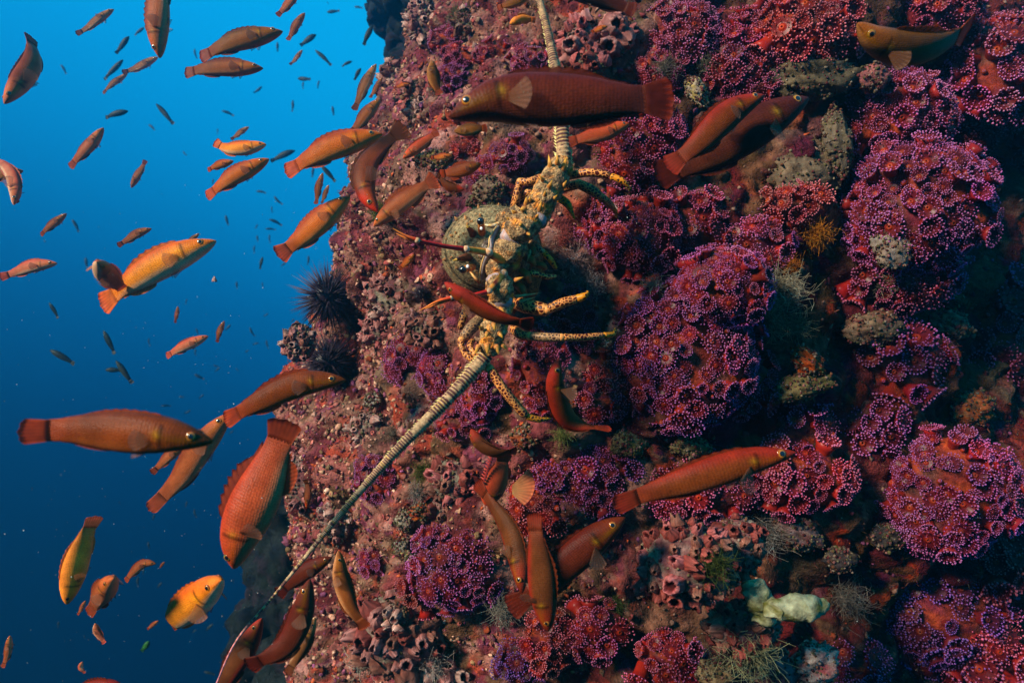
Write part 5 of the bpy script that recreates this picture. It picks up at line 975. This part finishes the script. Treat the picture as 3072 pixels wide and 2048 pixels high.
leg([([(1440, 1092, .97), (1455, 1098, .95), (1470, 1108, .935)], [12, 13, 15]), ([(1468, 1105, .935), (1520, 1180, .93), (1580, 1250, .94)], [16, 16, 14])], [(1577, 1247, .94), (1615, 1258, .945), (1654, 1254, .955)], (11, 2.))
leg([([(1460, 945, 1.0), (1420, 978, .97), (1388, 1016, .96)], [20, 22, 18]), ([(1384, 1020, .96), (1384, 1040, .955), (1398, 1066, .95)], [12, 11, 10]), ([(1398, 1064, .95), (1425, 1085, .945), (1462, 1108, .94)], [11, 11, 10])], None, mats=[M_LEGG, M_LEG, M_LEG])
leg([([(1420, 1020, .965), (1410, 1035, .945), (1424, 1062, .935)], [9, 10, 9]), ([(1424, 1060, .935), (1440, 1080, .935), (1462, 1102, .94)], [10, 10, 9])], None, mats=[M_LEG, M_LEG])
leg([([(1402, 920, 1.02), (1390, 950, 1.0), (1380, 990, 1.0)], [14, 13, 11])], None)
# mouthparts
leg([([(1590, 722, .965), (1612, 742, .95), (1630, 758, .95)], [10, 11, 10]), ([(1628, 755, .95), (1650, 778, .955), (1668, 806, .965)], [10, 10, 7])], None, mats=[M_LEGG, M_DACT])
leg([([(1575, 838, .955), (1596, 820, .945), (1624, 826, .95)], [8, 11, 10]), ([(1620, 825, .95), (1645, 830, .955), (1668, 828, .965)], [9, 9, 6])], None, mats=[M_LEG2, M_LEG2])
for (a, b, r) in [((1585, 735, .955), (1600, 768, .945), 12), ((1572, 770, .95), (1604, 800, .945), 14), ((1560, 810, .95), (1590, 850, .945), 13), ((1545, 850, .955), (1575, 890, .95), 13), ((1600, 790, .96), (1640, 810, .955), 12)]:
    seg('mouthpart', [a, ((a[0] + b[0]) / 2 + 6, (a[1] + b[1]) / 2 - 4, a[2] - .008), b], [r * .7, r, r * .5], (.28, .06, .012), M_HORN, n=18, m=12, col2=(.20, .07, .02), lumpy=.001)
for (x, y, tx, ty) in [(1588, 702, 1632, 690), (1545, 890, 1626, 878), (1568, 740, 1588, 728), (1590, 752, 1580, 790), (1560, 905, 1610, 890)]:
    V, F = cone(P(x, y, .945), P(tx, ty, .93), 6 * PX(.94), 8); lp('face_spine', V, F, (.42, .22, .09), M_HORN)

# ================================================================== DRIFTING SPECKS
mb = MB(); oc = np.array([(1, 0, 0), (0, 1, 0), (-1, 0, 0), (0, -1, 0), (0, 0, 1), (0, 0, -1)]); of = np.array([(0, 1, 4), (1, 2, 4), (2, 3, 4), (3, 0, 4), (1, 0, 5), (2, 1, 5), (3, 2, 5), (0, 3, 5)])
for k in range(380):
    x = rng.uniform(-100, 1000) if k < 320 else rng.uniform(900, 3000); y = 2048 * rng.uniform(.15, 1.02) ** .7; d = rng.uniform(.45, .95) if x > 900 else rng.uniform(.5, 2.2)
    s = PX(d) * rng.choice([.7, 1.0, 1.4, 2.2], p=[.45, .35, .15, .05]); mb.add(oc * s * rng.uniform(.5, 1.3, 3) + P(x, y, d), of, np.array((.62, .60, .52)) * rng.uniform(.6, 1.2))
o = obj('drifting_specks', mb.mesh('drifting_specks', [M_SHELL], smooth=False)); o['kind'] = 'stuff'; o['label'] = 'pale specks of plankton drifting in the water'; o['category'] = 'plankton'
tag(obj('floating_plankton', (lambda m: m)(BARN[0]), None, P(643, 842, 1.0)), 'tiny white floating plankton scrap right of large golden fish', 'plankton').scale = (.0035, .0035, .005)

# ================================================================== THE WATER'S HAZE
mh = bpy.data.materials.new('water_haze'); n = nodes(mh); o_ = n.nodes.new('ShaderNodeOutputMaterial'); pv = n.nodes.new('ShaderNodeVolumePrincipled')
pv.inputs['Color'].default_value = (.05, .60, .92, 1); pv.inputs['Density'].default_value = .05; pv.inputs['Anisotropy'].default_value = .85
n.links.new(pv.outputs[0], o_.inputs['Volume'])
lo = np.array([-4.4, -.3, -3.2]); hi = np.array([2.6, 6.4, 3.2]); bx = np.array([[x, y, z] for x in (lo[0], hi[0]) for y in (lo[1], hi[1]) for z in (lo[2], hi[2])])
bf_ = np.array([(0, 1, 3, 2), (4, 6, 7, 5), (0, 4, 5, 1), (2, 3, 7, 6), (0, 2, 6, 4), (1, 5, 7, 3)])
hz = obj('haze', mesh('haze', bx, [bf_], None, None, [mh], smooth=False)); hz['kind'] = 'stuff'; hz['label'] = 'blue water filling the whole view'
